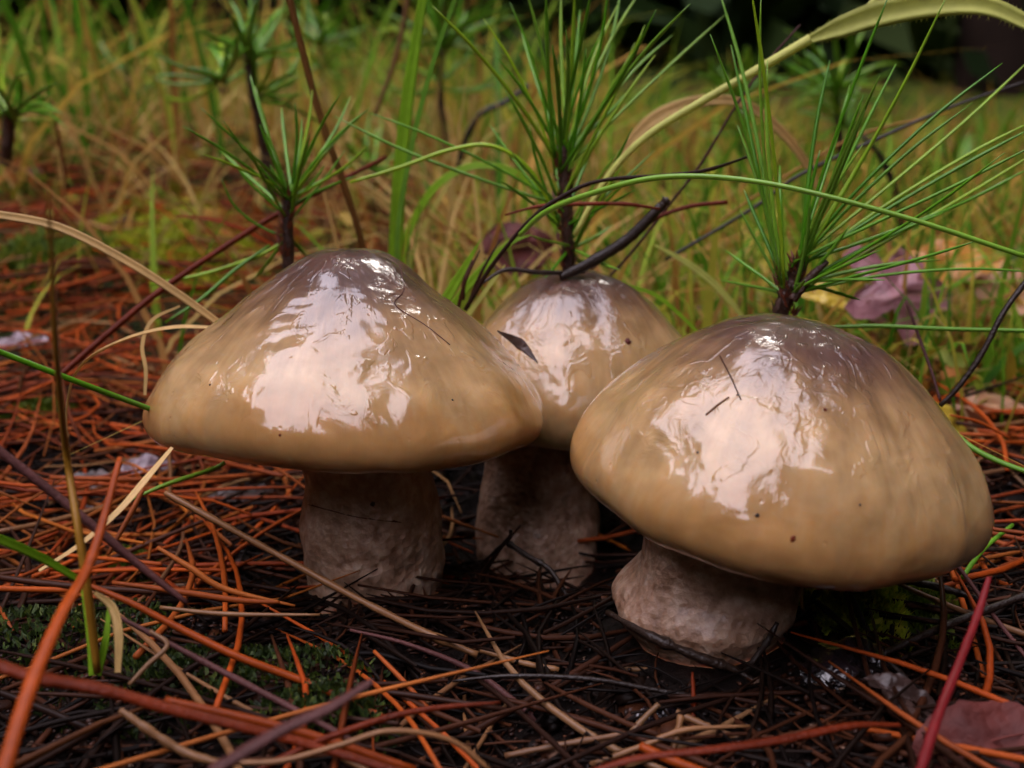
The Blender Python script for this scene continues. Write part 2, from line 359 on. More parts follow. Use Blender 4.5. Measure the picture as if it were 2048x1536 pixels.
def spline(pts, n):
    """Catmull-Rom through pts, n samples"""
    P = [Vector(p) for p in pts]
    if len(P) == 2:
        return [P[0].lerp(P[1], i / (n - 1)) for i in range(n)]
    P = [P[0] * 2 - P[1]] + P + [P[-1] * 2 - P[-2]]
    m = len(P) - 3; out = []
    for i in range(n):
        t = i / (n - 1) * m; k = min(int(t), m - 1); t -= k
        a, b_, c, d = P[k:k + 4]
        out.append(0.5 * ((2 * b_) + (-a + c) * t + (2 * a - 5 * b_ + 4 * c - d) * t * t + (-a + 3 * b_ - 3 * c + d) * t ** 3))
    return out
def interp(vals, n):
    vals = list(vals) if hasattr(vals, '__len__') else [vals, vals]
    return np.interp(np.linspace(0, 1, n), np.linspace(0, 1, len(vals)), vals)
def tube_geo(pts, radii, n=14, sides=6, wob=0.0, flat=1.0, knots=0.0):
    C = spline(pts, n); Rr = interp(radii, n)
    V, F = [], []
    up = Vector((0, 0, 1))
    T0 = (C[1] - C[0]).normalized()
    N = T0.cross(up); N = N.normalized() if N.length > 1e-3 else Vector((1, 0, 0))
    for i in range(n):
        T = (C[min(i + 1, n - 1)] - C[max(i - 1, 0)]).normalized()
        N = (N - T * N.dot(T)).normalized(); B = T.cross(N)
        r = Rr[i] * (1 + random.uniform(-wob, wob))
        if knots and random.random() < knots: r *= 1.35
        for k in range(sides):
            a = 6.2832 * k / sides
            V.append(C[i] + N * (math.cos(a) * r) + B * (math.sin(a) * r * flat))
    for i in range(n - 1):
        for k in range(sides):
            a, b_ = i * sides + k, i * sides + (k + 1) % sides
            F.append((a, b_, b_ + sides, a + sides))
    F.append(tuple(range(sides))[::-1]); F.append(tuple((n - 1) * sides + k for k in range(sides)))
    return V, F
def tube(name, pts, radii, mat, parent=None, **kw):
    V, F = tube_geo(pts, radii, **kw)
    return mesh_obj(name, V, F, mat, parent, origin=Vector(pts[0]))
def ribbon_geo(pts, widths, n=24, fold=.25, facing=None, twist=0.0, thick=.012):
    """grass blade: folded along its midrib, both faces, thin but closed at the edges"""
    C = spline(pts, n); W = interp(widths, n)
    V, F = [], []
    for i in range(n):
        T = (C[min(i + 1, n - 1)] - C[max(i - 1, 0)]).normalized()
        fc = facing if facing is not None else Vector((0, -1, .3))
        N = (fc - T * fc.dot(T)).normalized()
        N = Matrix.Rotation(twist * i / (n - 1), 3, T) @ N
        B = T.cross(N)
        w = W[i] * .5; d = w * fold
        for s_, dd in ((-1, d), (-.5, d * .35), (0, -d * .4), (.5, d * .35), (1, d)):
            V.append(C[i] + B * (w * s_) + N * dd)
        for s_, dd in ((.5, d * .35), (0, -d * .4), (-.5, d * .35)):
            V.append(C[i] + B * (w * s_) + N * (dd - thick))
    for i in range(n - 1):
        for k in range(8):
            a, b_ = i * 8 + k, i * 8 + (k + 1) % 8
            F.append((a, b_, b_ + 8, a + 8))
    return V, F
def ribbon(name, pts, widths, mat, parent=None, **kw):
    V, F = ribbon_geo(pts, widths, **kw)
    return mesh_obj(name, V, F, mat, parent, origin=Vector(pts[0]))

# ------------------------------------------------------------------ ground
NA, NR = 220, 190
rad = np.concatenate([[0], np.geomspace(.6, 6500, NR - 1)])
# finer near the mushrooms: centre the polar grid on them
ang = np.linspace(0, 2 * np.pi, NA, endpoint=False)
A, Q = np.meshgrid(ang, rad)
gx, gy = Q * np.cos(A) + 1.0, Q * np.sin(A) + 18.0
GV = np.stack([gx, gy, gz(gx, gy)], -1).reshape(-1, 3)
i0 = np.arange(NR - 1)[:, None] * NA + np.arange(NA)[None]
i1 = np.arange(NR - 1)[:, None] * NA + (np.arange(NA)[None] + 1) % NA
GF = np.stack([i0, i1, i1 + NA, i0 + NA], -1).reshape(-1, 4)
tag(big_mesh('forest_ground', GV, GF, 'forest_soil', smooth=True), 'dark wet forest soil, near part coloured as in shade, under the needle litter', kind='structure')

# ------------------------------------------------------------------ surrounding trees
def foliage_cloud(n, pos, size, width, per=6):
    """n tufts of PER thin pointed faces"""
    c = np.repeat(pos, per, 0)
    d = rng.normal(size=(n * per, 3)); d[:, 2] = d[:, 2] * .7 + .15; d /= np.linalg.norm(d, axis=1)[:, None]
    s = rng.normal(size=(n * per, 3)); s -= (s * d).sum(1)[:, None] * d; s /= np.linalg.norm(s, axis=1)[:, None]
    l = rng.uniform(.6, 1.2, (n * per, 1)) * size; w = rng.uniform(.6, 1.2, (n * per, 1)) * width
    V = np.stack([c - s * w * .5, c + s * w * .5, c + d * l + s * w * .25, c + d * l - s * w * .25], 1).reshape(-1, 3)
    return V, np.arange(len(V)).reshape(-1, 4)
def crown_mesh(seed):
    r = np.random.default_rng(seed)
    pts = []
    for k in range(46):
        h = r.uniform(0, 1); a = r.uniform(0, 6.28); reach = (1 - h) ** .6 * 170 + 25
        m_ = int(26 * reach / 120) + 6
        t = r.uniform(.15, 1, m_) ** .7
        pts.append(np.stack([np.cos(a) * reach * t, np.sin(a) * reach * t, h * 430 + 18 * t - 30 * t ** 2], 1) + r.normal(size=(m_, 3)) * (12 + 14 * t[:, None]))
    p = np.concatenate(pts)
    return foliage_cloud(len(p), p, 24, 5.5, per=7)
proto_tree = None
def tree(x, y, r_, h0, label, sc=1.0, rz=0.0):
    """trunk reaches from the ground into the crown; crown begins at h0 cm"""
    global proto_tree
    z = float(gz(x, y))
    root = empty('pine_tree', (x, y, z), label=label, cat='tree', group='pines standing round the clearing')
    if proto_tree is None:
        tv, tf = tube_geo([(0, 0, -20), (3, 2, 120), (-4, 3, 300), (2, -3, 520), (0, 0, 700)], [13, 11, 9.5, 7, 1.5], n=40, sides=14, wob=.05)
        tr = mesh_obj('trunk', tv, tf, 'bark'); cv, cf = crown_mesh(3)
        crn = big_mesh('crown', cv, cf, 'tree_foliage')
        proto_tree = (tr, crn)
    else:
        tr, crn = proto_tree[0].copy(), proto_tree[1].copy()
        COL.objects.link(tr); COL.objects.link(crn)
    tr.parent = root; crn.parent = root
    tr.scale = (r_ / 12, r_ / 12, (h0 + 400 * sc) / 700); crn.scale = (sc, sc, sc)
    crn.location = (0, 0, h0 * S)
    tr.rotation_euler.z = rz; crn.rotation_euler.z = rz
    return root
def az(px, Y): return ((px - 1024) / FPX * Y * 1.02, Y)
tl = [(1965, 270, 13, 430, 'thick dark pine trunk at the far right beyond the grass', .55),
      (1390, 430, 9, 640, 'slim dark pine trunk beyond the arching straw blade', .6),
      (1700, 480, 14, 600, 'dark pine trunk beyond the broad hairy grass leaf', .7),
      (972, 620, 14, 200, 'dark pine trunk far behind the middle mushroom', .55),
      (484, 560, 12, 240, 'dark pine trunk far behind the blurred pine seedling', 1.2),
      (1250, 760, 15, 260, 'distant dark pine trunk left of the slim one', .7),
      (2150, 420, 16, 560, 'dark pine trunk at the edge of the dark wood', .8)]
for k, (px, Y, r_, h0, lb, sc_) in enumerate(tl):
    x, y = az(px, Y); tree(x, y, r_, h0, lb, sc_, k * 1.3)
side = [(-300, 400, 1.0), (330, 60, 1.2), (420, -220, 1.2), (180, -480, 1.2), (-120, 560, .8), (-250, 420, 1.1), (290, 280, 1.0)]
for k, (x, y, sc_) in enumerate(side):
    tree(x, y, 12, 480 if (x > 200 and y > 200) else 250, 'dark pine of the wood around the clearing, out of view', sc_, k * 2.1)
# far-off wood: one mass of foliage round the clearing
NW = 15000
wa = rng.uniform(-np.pi, np.pi, NW)              # 0 = straight ahead, clockwise
wr = rng.uniform(1150, 1700, NW)
Hf = 1500 + 250 * np.sin(3 * wa + 1) + 180 * np.sin(11 * wa) + 130 * np.sin(29 * wa + 2)
back = np.exp(-((np.abs(np.angle(np.exp(1j * (wa + R(145)))))) / R(82)) ** 6)
Hf = Hf * (1 - .35 * back)
Hf = Hf * (1 - .5 * np.exp(-((wa - R(SUN_AZ)) / R(10)) ** 4))        # gap where the light comes in
wz = rng.uniform(0, 1, NW) ** 1.15 * Hf
wp = np.stack([np.sin(wa) * wr, np.cos(wa) * wr, wz], 1)
NL = 9000                                        # low brush under and between the trees
la = rng.uniform(-np.pi, np.pi, NL); lr = rng.uniform(650, 1200, NL)
near = (np.abs(la - R(16)) < R(15)) & (rng.random(NL) < .7)
lr = np.where(near, rng.uniform(300, 700, NL), lr)
lp = np.stack([np.sin(la) * lr, np.cos(la) * lr, rng.uniform(0, 1, NL) ** 1.3 * np.where(near, 90, 260)], 1)
wp = np.concatenate([wp, lp])
cv, cf = foliage_cloud(len(wp), wp, 95, 36, per=5)
shrink = np.repeat(np.where(np.hypot(wp[:, 0], wp[:, 1]) < 700, .35, 1.0), 20)[:, None]
cen_ = np.repeat(wp, 20, 0); cv = cen_ + (cv - cen_) * shrink
tag(big_mesh('far_woods', cv, cf, 'tree_foliage'), 'dark mass of pine wood closing the view behind the grass', kind='stuff')

# ------------------------------------------------------------------ mushrooms
def cap_geo(profile, centre, tilt_x, tilt_y, seed, wav=.045, na=180, nr=90, dent=None):
    P = spline([(r, 0, z) for r, z in profile], nr)
    M = Matrix.Rotation(R(tilt_x), 3, 'X') @ Matrix.Rotation(R(tilt_y), 3, 'Y')
    loc, F = [], []
    for i, p in enumerate(P):
        r, z = max(p.x, 0.0), p.z
        for k in range(na):
            a = 6.28319 * k / na
            c, s_ = math.cos(a), math.sin(a)
            f = 1 + wav * mnoise.noise(Vector((c * 1.1, s_ * 1.1, seed))) * 2 + wav * .6 * mnoise.noise(Vector((c * 3, s_ * 3, seed + 4 + z * .3)))
            rr = r * (1 + (f - 1) * min(1, r / 1.2))
            zz = z + .10 * (r / 3) * mnoise.noise(Vector((c * 1.6, s_ * 1.6, seed + 9))) * 2
            q = Vector((rr * c, rr * s_, zz))
            nn = mnoise.noise(q * .9 + Vector((seed, 0, 0))) * .07 + mnoise.noise(q * 2.3 + Vector((0, seed, 0))) * .020
            q += Vector((c * .6, s_ * .6, .8)).normalized() * nn * min(1, .35 + r)
            if dent: q = dent(q)
            loc.append(q)
    for i in range(nr - 1):
        for k in range(na):
            a, b_ = i * na + k, i * na + (k + 1) % na
            F.append((a, a + na, b_ + na, b_))
    return loc, F, M
def stem_geo(pts, radii, seed, n=46, sides=56):
    C = spline(pts, n); Rr = interp(radii, n); V, F = [], []
    for i, c in enumerate(C):
        t = i / (n - 1)
        for k in range(sides):
            a = 6.28319 * k / sides
            d = Vector((math.cos(a), math.sin(a), 0))
            q = c + d * Rr[i]
            g = mnoise.noise(q * .8 + Vector((seed, 0, 0))) * .16
            g += mnoise.noise(q * 2.4 + Vector((0, seed, 0))) * .07 * (.3 + t)
            g += mnoise.noise(q * 6 + Vector((0, 0, seed))) * .03 * t
            V.append(q + d * g)
    for i in range(n - 1):
        for k in range(sides):
            a, b_ = i * sides + k, i * sides + (k + 1) % sides
            F.append((a, b_, b_ + sides, a + sides))
    return V, F
def mushroom(label, profile, c_px, Y, tx, ty, seed, mat, stem, radii, **kw):
    cen = at(c_px[0], c_px[1], Y)
    spts = [at(*s_) for s_ in stem]
    base = Vector((spts[-1].x, spts[-1].y, float(gz(spts[-1].x, spts[-1].y))))
    root = empty('mushroom', base, label=label, cat='mushroom', group='slimy brown capped mushrooms in a cluster')
    V, F, M = cap_geo(profile, cen, tx, ty, seed, **kw)
    me = bpy.data.meshes.new('cap'); me.from_pydata([tuple(v * S) for v in V], [], F)
    me.polygons.foreach_set('use_smooth', [True] * len(F)); me.materials.append(MATS[mat])
    cap = bpy.data.objects.new('cap', me); COL.objects.link(cap)
    cap.parent = root; cap.location = (cen - base) * S; cap.rotation_euler = M.to_euler()
    V, F = stem_geo(spts, radii, seed)
    V = [v - base for v in V]
    st = mesh_obj('stem', V, F, 'stem_flesh'); st.parent = root
    return root
cap_mat('cap_left', 3.55, 1.3, .40)
cap_mat('cap_middle', 2.8, 4.2, .46)
cap_mat('cap_right', 3.25, 8.6, .47)
P_L = [(0, 2.74), (.5, 2.69), (.95, 2.48), (1.4, 2.15), (2.0, 1.67), (2.6, 1.18), (3.05, .73), (3.37, .26), (3.5, -.1), (3.4, -.40), (3.05, -.60), (2.6, -.62), (2.0, -.4), (1.4, -.2), (1.0, -.15)]
P_M = [(0, 2.72), (.5, 2.66), (1.1, 2.42), (1.7, 1.98), (2.2, 1.42), (2.58, .75), (2.78, .12), (2.72, -.38), (2.45, -.7), (2.0, -.75), (1.4, -.5), (1.0, -.4)]
P_R = [(0, 2.27), (.6, 2.22), (1.2, 2.05), (1.8, 1.66), (2.35, 1.2), (2.8, .7), (3.1, .15), (3.22, -.28), (3.12, -.64), (2.75, -.88), (2.1, -.85), (1.5, -.6), (1.1, -.4)]
mushroom('left mushroom with a broad cone shaped glossy tan cap and pale thick stem', P_L, (694, 800), 19.0, -8, 1.5, 1.3, 'cap_left',
         [(730, 850, 19.1), (735, 955, 19.0), (745, 1060, 18.9), (752, 1180, 18.7), (755, 1300, 18.7)], [1.15, 1.18, 1.32, 1.22, .9])
mushroom('middle mushroom half hidden behind the other two, with a dark brown wrinkled cap top', P_M, (1148, 785), 23.2, -6, 0, 4.2, 'cap_middle',
         [(1090, 800, 23.3), (1078, 930, 23.2), (1070, 1050, 23.0), (1068, 1150, 22.6), (1065, 1260, 22.4)], [1.2, 1.25, 1.4, 1.3, 1.0])
mushroom('right mushroom, nearest and largest in view, with a domed cap sloping down to the right', P_R, (1549, 920), 16.3, -3, 7.5, 8.6, 'cap_right',
         [(1460, 1000, 16.4), (1440, 1115, 16.3), (1402, 1200, 16.1), (1418, 1290, 16.1), (1450, 1420, 16.1)], [1.3, 1.34, 1.46, 1.15, .7])

# small things stuck to the mushrooms (placed by a ray onto the surface)
bpy.context.view_layer.update()
dg = bpy.context.evaluated_depsgraph_get()
def hit(x, y):
    d = ray(x, y).normalized()
    ok, p, n_, *_ = scene.ray_cast(dg, cam_o.location, d)
    return (p / S, n_) if ok else (at(x, y, 18), Vector((0, -1, 0)))
def speck(x, y, r_, mat, label):
    p, n_ = hit(x, y)
    V, F = [], []
    for i in range(5):
        for k in range(7):
            th = math.pi * i / 4; ph_ = 6.283 * k / 7
            rr = r_ * random.uniform(.7, 1.2)
            V.append(p + Vector((math.sin(th) * math.cos(ph_), math.sin(th) * math.sin(ph_) * .8, math.cos(th))) * rr)
    for i in range(4):
        for k in range(7): F.append((i * 7 + k, i * 7 + (k + 1) % 7, (i + 1) * 7 + (k + 1) % 7, (i + 1) * 7 + k))
    tag(mesh_obj('dirt_speck', V, F, mat, origin=p), label, 'dirt speck')
speck(1190, 1000, .035, 'twig_black', 'round black speck low on the left side of the right cap')
speck(1515, 1031, .035, 'twig_black', 'tiny black speck at the lower edge of the right cap highlight')
speck(1586, 1078, .045, 'twig_red', 'reddish crumb near the lower rim of the right cap')
speck(1255, 683, .075, 'leaf_maroon', 'dark purple crumb stuck on the middle cap')
speck(745, 1008, .05, 'twig_black', 'small dark speck on the left mushroom stem')
speck(932, 605, .03, 'twig_black', 'tiny dark speck high on the right flank of the left cap')
def surf_strand(name, px, r_, mat, label, cat, lift=.5, **kw):
    pts = []
    for x, y in [(v.x, v.y) for v in spline([(a, b, 0) for a, b in px], 14)]:
        p, n_ = hit(x, y); pts.append(p + n_ * r_ * lift)
    tag(tube(name, pts, r_ if not hasattr(r_, '__len__') else r_, mat, **kw), label, cat)
surf_strand('pine_needle', [(606, 1006), (660, 1020), (720, 1034), (825, 1046)], .06, 'dry_needle_brown', 'dark brown dry needle lying across the stem of the left mushroom', 'pine needle', n=28, lift=.9)
surf_strand('hair_root', [(800, 530), (808, 580), (790, 610), (850, 650), (900, 690)], .009, 'twig_purple', 'fine thread like strand stuck in the slime on the left cap', 'fibre', n=20)
surf_strand('pine_needle', [(1440, 712), (1462, 755), (1482, 800)], .011, 'dry_needle_brown', 'fine dark needle stuck upright in the highlight of the right cap', 'pine needle')
surf_strand('pine_needle', [(1412, 830), (1436, 810), (1458, 795)], .014, 'dry_needle_tan', 'short pale needle bit in the highlight of the right cap', 'pine needle')
for q, (x, y, r_, m_, lb) in enumerate((
        (420, 770, .02, 'twig_black', 'pin sized dark grit on the left flank of the left cap'), (560, 870, .025, 'twig_red', 'tiny red brown grit near the front rim of the left cap'),
        (905, 800, .02, 'twig_black', 'pin sized dark grit right of the highlight on the left cap'), (1395, 905, .02, 'twig_black', 'pin sized grit left in the highlight of the right cap'),
        (1650, 820, .03, 'twig_red', 'small brown grit right of the highlight on the right cap'), (1720, 1010, .02, 'twig_black', 'pin sized grit on the lower right of the right cap'),
        (1475, 790, .018, 'twig_black', 'pin sized grit high in the highlight of the right cap'))): speck(x, y, r_, m_, lb)
p1, p2, p3 = at(995, 662, 20.5), at(1040, 688, 20.6), at(1076, 726, 20.4)
tag(ribbon('leaf_sliver', [p1, p2, p3], [.03, .22, .02], 'leaf_wet_brown', fold=.1), 'dark sliver of wet leaf at the right edge of the left cap', 'leaf')

# ------------------------------------------------------------------ dry pine needle litter
def needle_field(n, xr, yr, mat, len_r=(3, 8.5), rad_r=(.032, .062), lift=(0, .5), tilt=.10, keep=None, name='needle_litter', label='', sides=4, dirs=None):
    """joined mesh of many thin bent needles; returns nothing countable (kind stuff)"""
    x = rng.uniform(*xr, n); y = rng.uniform(*yr, n)
    if keep is not None:
        k = keep(x, y); x, y = x[k], y[k]
    m_ = len(x)
    a = rng.uniform(0, np.pi, m_) if dirs is None else rng.normal(dirs[0], dirs[1], m_)
    l = rng.uniform(*len_r, m_); r_ = rng.uniform(*rad_r, m_)
    return place_needles(x, y, a, l, r_, rng.uniform(*lift, m_), rng.normal(0, tilt, m_), rng.normal(0, .10, m_), mat, name, label, sides)
def needle_rows(x, y, a, l, lift, tl_, bend, seg=5):
    t = np.linspace(-.5, .5, seg + 1)[None]
    dx, dy = np.cos(a)[:, None], np.sin(a)[:, None]
    bx = (t * t * 4 - .33) * bend[:, None] * l[:, None]
    px = x[:, None] + dx * t * l[:, None] - dy * bx
    py = y[:, None] + dy * t * l[:, None] + dx * bx
    g0 = gz(x, y)[:, None]
    gl = gz(px, py)
    z = np.maximum(.5 * g0 + .5 * gl + lift[:, None] + np.sin(tl_)[:, None] * t * l[:, None], gl - .12) + .05
    return px, py, z, dx, dy
def place_needles(x, y, a, l, r_, lift, tl_, bend, mat, name, label, sides=4):
    seg = 5
    px, py, pz, dx, dy = needle_rows(x, y, a, l, lift, tl_, bend, seg)
    taper = np.array([.75, 1, 1, 1, .8, .25])
    V = np.zeros((len(x), seg + 1, sides, 3))
    for k in range(sides):
        c, s_ = math.cos(6.2832 * k / sides), math.sin(6.2832 * k / sides)
        rr = r_[:, None] * taper[None]
        V[:, :, k, 0] = px - dy * c * rr; V[:, :, k, 1] = py + dx * c * rr; V[:, :, k, 2] = pz + s_ * rr
    base = (np.arange(len(x)) * (seg + 1) * sides)[:, None, None]
    i = np.arange(seg)[None, :, None] * sides; k = np.arange(sides)[None, None]
    a0 = base + i + k; a1 = base + i + (k + 1) % sides
    F = np.stack([a0, a1, a1 + sides, a0 + sides], -1).reshape(-1, 4)
    return tag(big_mesh(name, V.reshape(-1, 3), F, mat, smooth=True), label, kind='stuff')
def not_on_stems(x, y):
    k = np.ones(len(x), bool)
    for cx, cy, r_ in ((-2.45, 18.8, 1.6), (.45, 22.8, 1.7), (3.1, 16.1, 1.7)):
        k &= (x - cx) ** 2 + (y - cy) ** 2 > r_ ** 2
    return k
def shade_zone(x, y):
    """hollow below the caps and just before them, where bright litter is left out to imitate shade"""
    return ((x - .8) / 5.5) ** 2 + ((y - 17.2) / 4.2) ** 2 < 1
def keep_bright(x, y): return not_on_stems(x, y) & (~shade_zone(x, y) | (rng.random(len(x)) < .02)) & (rng.random(len(x)) < np.where((y < 18.5) & (x > -22) & (x < 20), .035, 1)) & (rng.random(len(x)) < np.clip(1.3 - y / 75, .12, 1))  # bright needles thinned under the caps and in front, imitating shade there
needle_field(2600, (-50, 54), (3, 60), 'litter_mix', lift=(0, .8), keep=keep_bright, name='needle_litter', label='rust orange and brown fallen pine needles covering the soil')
needle_field(3200, (-40, 0), (20, 70), 'litter_mix', lift=(0, 1.3), keep=lambda x, y: not_on_stems(x, y) & (x < -2 - .05 * y) & (rng.random(len(x)) < .7 + .6 * np.sin(x * .8 + 2 * np.sin(y * .35))), name='bank_needle_litter', label='thick heap of orange needles on the bank at left')
needle_field(1700, (-22, 22), (7, 30), 'litter_dark_shaded', lift=(-.05, .25), keep=not_on_stems, name='shaded_rotting_litter', label='wet rotting pine needles coloured dark as in shade in the hollow under the mushrooms', rad_r=(.03, .06), len_r=(2, 6))
needle_field(2200, (-90, 90), (38, 160), 'litter_mix', lift=(0, 1.0), len_r=(6, 11), rad_r=(.07, .1), keep=lambda x, y: rng.random(len(x)) < np.clip(1.6 - y / 110, .1, 1), name='far_needle_litter', label='fallen rust brown needles and stalks between the grass')

# 300 single needles nearest the camera
MESH_POOL = {}
def single_proto(kind, var):
    key = (kind, var)
    if key in MESH_POOL: return MESH_POOL[key]
    b_ = random.uniform(-.12, .12); L_ = 1.0
    pts = [(-.5, b_ * .67, 0), (-.2, -b_ * .2, 0), (.15, -b_ * .25, 0), (.5, b_ * .67, 0)]
    pts = [Vector(p) * 6 for p in pts]
    V, F = tube_geo(pts, [.05, .058, .056, .05, .018], n=9, sides=6, wob=.06)
    me = bpy.data.meshes.new('pine_needle'); me.from_pydata([tuple(v * S) for v in V], [], F)
    me.polygons.foreach_set('use_smooth', [True] * len(F)); me.materials.append(MATS[kind])
    MESH_POOL[key] = me
    return me
zones = [('left', (-15, -4.5), (16.5, 34), 95, 'in the litter left of the left mushroom'),
         ('right', (7, 17), (15.5, 32), 85, 'in the litter right of the right mushroom'),
         ('front', (-7, 8), (10.5, 14.5), 36, 'on the ground in front of the mushrooms'),
         ('behind', (-8, 12), (25.5, 36), 30, 'on the ground behind the three mushrooms')]
KM = {'dry_needle_rust': 'rust orange', 'dry_needle_brown': 'dark brown', 'dry_needle_tan': 'pale tan'}
for zn, xr, yr, cnt, where in zones:
    k = 0
    while k < cnt:
        x, y = random.uniform(*xr), random.uniform(*yr)
        if not not_on_stems(np.array([x]), np.array([y]))[0]: continue
        u, v_, _f = proj(x, y, float(gz(x, y)))
        if not (-60 < u < 2108 and -20 < v_ < 1580): continue
        kind = random.choices(list(KM), [.62, .25, .13] if zn != 'front' else [.14, .68, .18])[0]  # front zone draws mostly dark needles, so colour stands in for shade
        o = bpy.data.objects.new('pine_needle', single_proto(kind, random.randrange(7))); COL.objects.link(o)
        lift = random.uniform(.15, 1.0) if zn != 'front' else random.uniform(.05, .45)
        o.location = Vector((x, y, float(gz(x, y)) + lift)) * S
        o.rotation_euler = (0, random.gauss(0, .10), random.uniform(0, 3.14))
        f_ = random.uniform(.7, 1.5); w_ = random.uniform(.6, 1.1)
        o.scale = (f_, w_, w_)
        az_ = math.degrees(o.rotation_euler.z)
        way = 'crosswise' if az_ < 22 or az_ > 158 else 'leaning up right' if az_ < 65 else 'pointing away' if az_ < 115 else 'leaning up left'
        ln_ = 'short' if f_ < .95 else 'long' if f_ > 1.25 else 'middling'
        near_ = ''
        if zn in ('left', 'right'):
            near_ = ', close by' if y < 18 and abs(x) < 11 else ', well back' if y > 26 else ', farther out' if abs(x) > 10 else ''
        lb = f'{ln_} {KM[kind]} needle {way}, {where.replace("on the ground ", "").replace("in the litter ", "")}{near_}'
        tag(o, lb, 'pine needle', group=f'{KM[kind]} dry pine needles {where}')
        k += 1

# crumbs of bark and litter
def crumbs(n, xr, yr, size, mat, name, label, keep=None):
    x = rng.uniform(*xr, n); y = rng.uniform(*yr, n)
    if keep is not None:
        k = keep(x, y); x, y = x[k], y[k]
    n = len(x); z = gz(x, y) + rng.uniform(-.02, .12, n)
    c = np.stack([x, y, z], 1)
    tet = np.array([[1, 0, -.4], [-.6, .8, -.3], [-.5, -.8, -.2], [.1, 0, .7], [.7, .7, .2]])
    V = c[:, None] + (tet[None] * rng.uniform(.4, 1.3, (n, 5, 1)) * (rng.uniform(*size, n)[:, None, None] * np.stack([rng.uniform(.5, 1.8, n), rng.uniform(.5, 1.4, n), rng.uniform(.25, .7, n)], 1)[:, None]))
    F0 = np.array([[0, 1, 2], [0, 4, 1], [0, 3, 4], [4, 3, 1], [1, 3, 2], [0, 2, 3]])
    F = (np.arange(n) * 5)[:, None, None] + F0[None]
    return tag(big_mesh(name, V.reshape(-1, 3), F.reshape(-1, 3), mat), label, kind='stuff')
crumbs(9000, (-18, 20), (8, 40), (.05, .16), 'crumb', 'litter_crumbs', 'wet dark crumbs of bark and broken litter on the soil', keep=not_on_stems)

crumbs(1500, (-16, 18), (8, 34), (.14, .38), 'litter_dark_shaded', 'bark_litter', 'flat dark scraps of bark and rotten leaf in the litter', keep=not_on_stems)

crumbs(9000, (-12, 13), (8, 21), (.03, .10), 'crumb', 'soil_crumbs', 'fine crumbs of dark humus in front of the stems', keep=not_on_stems)
needle_field(1300, (-13, 13), (8, 20), 'litter_dark_shaded', lift=(-.08, .2), keep=not_on_stems, name='broken_needle_litter', label='short broken needle bits coloured black as in shade on the soil before the stems', rad_r=(.02, .045), len_r=(.8, 3))
# moss
def moss(cx, cy, rx, ry, n, mat, label, h=(.15, .5), edge=.8):
    r_ = np.sqrt(rng.uniform(0, 1, n)); a = rng.uniform(0, 6.28, n)
    r_ = r_ * (1 + .25 * np.sin(a * 3 + cx) + .15 * np.sin(a * 7 + cy))
    x = cx + rx * r_ * np.cos(a); y = cy + ry * r_ * np.sin(a)
    dome = np.clip(1 - r_ ** 2, 0, 1) * .45
    z = gz(x, y) + dome
    d = np.stack([rng.normal(0, .5, n), rng.normal(0, .5, n), np.ones(n)], 1); d /= np.linalg.norm(d, axis=1)[:, None]
    hh = rng.uniform(*h, n)[:, None]; s_ = rng.normal(size=(n, 3)); s_ /= np.linalg.norm(s_, axis=1)[:, None]
    w = .035
    c = np.stack([x, y, z], 1)
    V = np.stack([c - s_ * w, c + s_ * w, c + d * hh * .6 + s_ * w * 1.2, c + d * hh], 1).reshape(-1, 3)
    V2 = np.stack([c + d * hh * .5, c + d * hh * .5 + s_ * hh * .4, c + d * hh * .9 + s_ * hh * .25, c + d * hh * .7], 1).reshape(-1, 3)
    VV = np.concatenate([V, V2]); F = np.arange(len(VV)).reshape(-1, 4)
    return tag(big_mesh('moss', VV, F, mat), label, kind='stuff')
def moss_px(px, py, w_px, d_cm, n, mat, label, **kw):
    p = on(px, py); f = p.y * cp + CAM_H * sp
    moss(p.x, p.y, w_px / FPX * f / 2, d_cm, n, mat, label, **kw)
moss_px(300, 500, 420, 6.5, 9000, 'moss_lime', 'yellow green moss patch behind the litter on the left', h=(.35, .9))
moss_px(110, 560, 240, 3.0, 3500, 'moss_green', 'olive moss patch under the straw blade on the left', h=(.6, 1.2))
moss_px(130, 340, 330, 9, 4000, 'moss_green', 'olive moss spread between the grass far back at left', h=(.4, 1.2))
moss_px(520, 400, 260, 7, 3500, 'moss_green', 'green moss behind the small pine seedling', h=(.4, 1.2))
moss_px(1680, 1200, 260, 1.6, 2600, 'moss_lime', 'bright lime moss beside the right mushroom stem', h=(.12, .35))
moss_px(1830, 1230, 160, 1.3, 1200, 'moss_green', 'green moss right of the right mushroom stem', h=(.1, .3))
moss_px(265, 1155, 140, .7, 900, 'moss_green', 'small green moss tuft left of the left mushroom stem', h=(.1, .25))
moss_px(120, 1290, 560, 1.8, 2400, 'moss_shaded', 'moss coloured dark as in shade in the near left corner', h=(.05, .18))
moss_px(470, 1370, 620, 1.3, 2200, 'moss_shaded', 'moss coloured dark as in shade in front of the left mushroom', h=(.05, .16))
moss_px(660, 1450, 300, .9, 800, 'moss_shaded', 'green moss among the near red needles', h=(.05, .2))
moss_px(60, 840, 170, 1.0, 900, 'moss_green', 'dull moss below the green needle at left', h=(.1, .3))

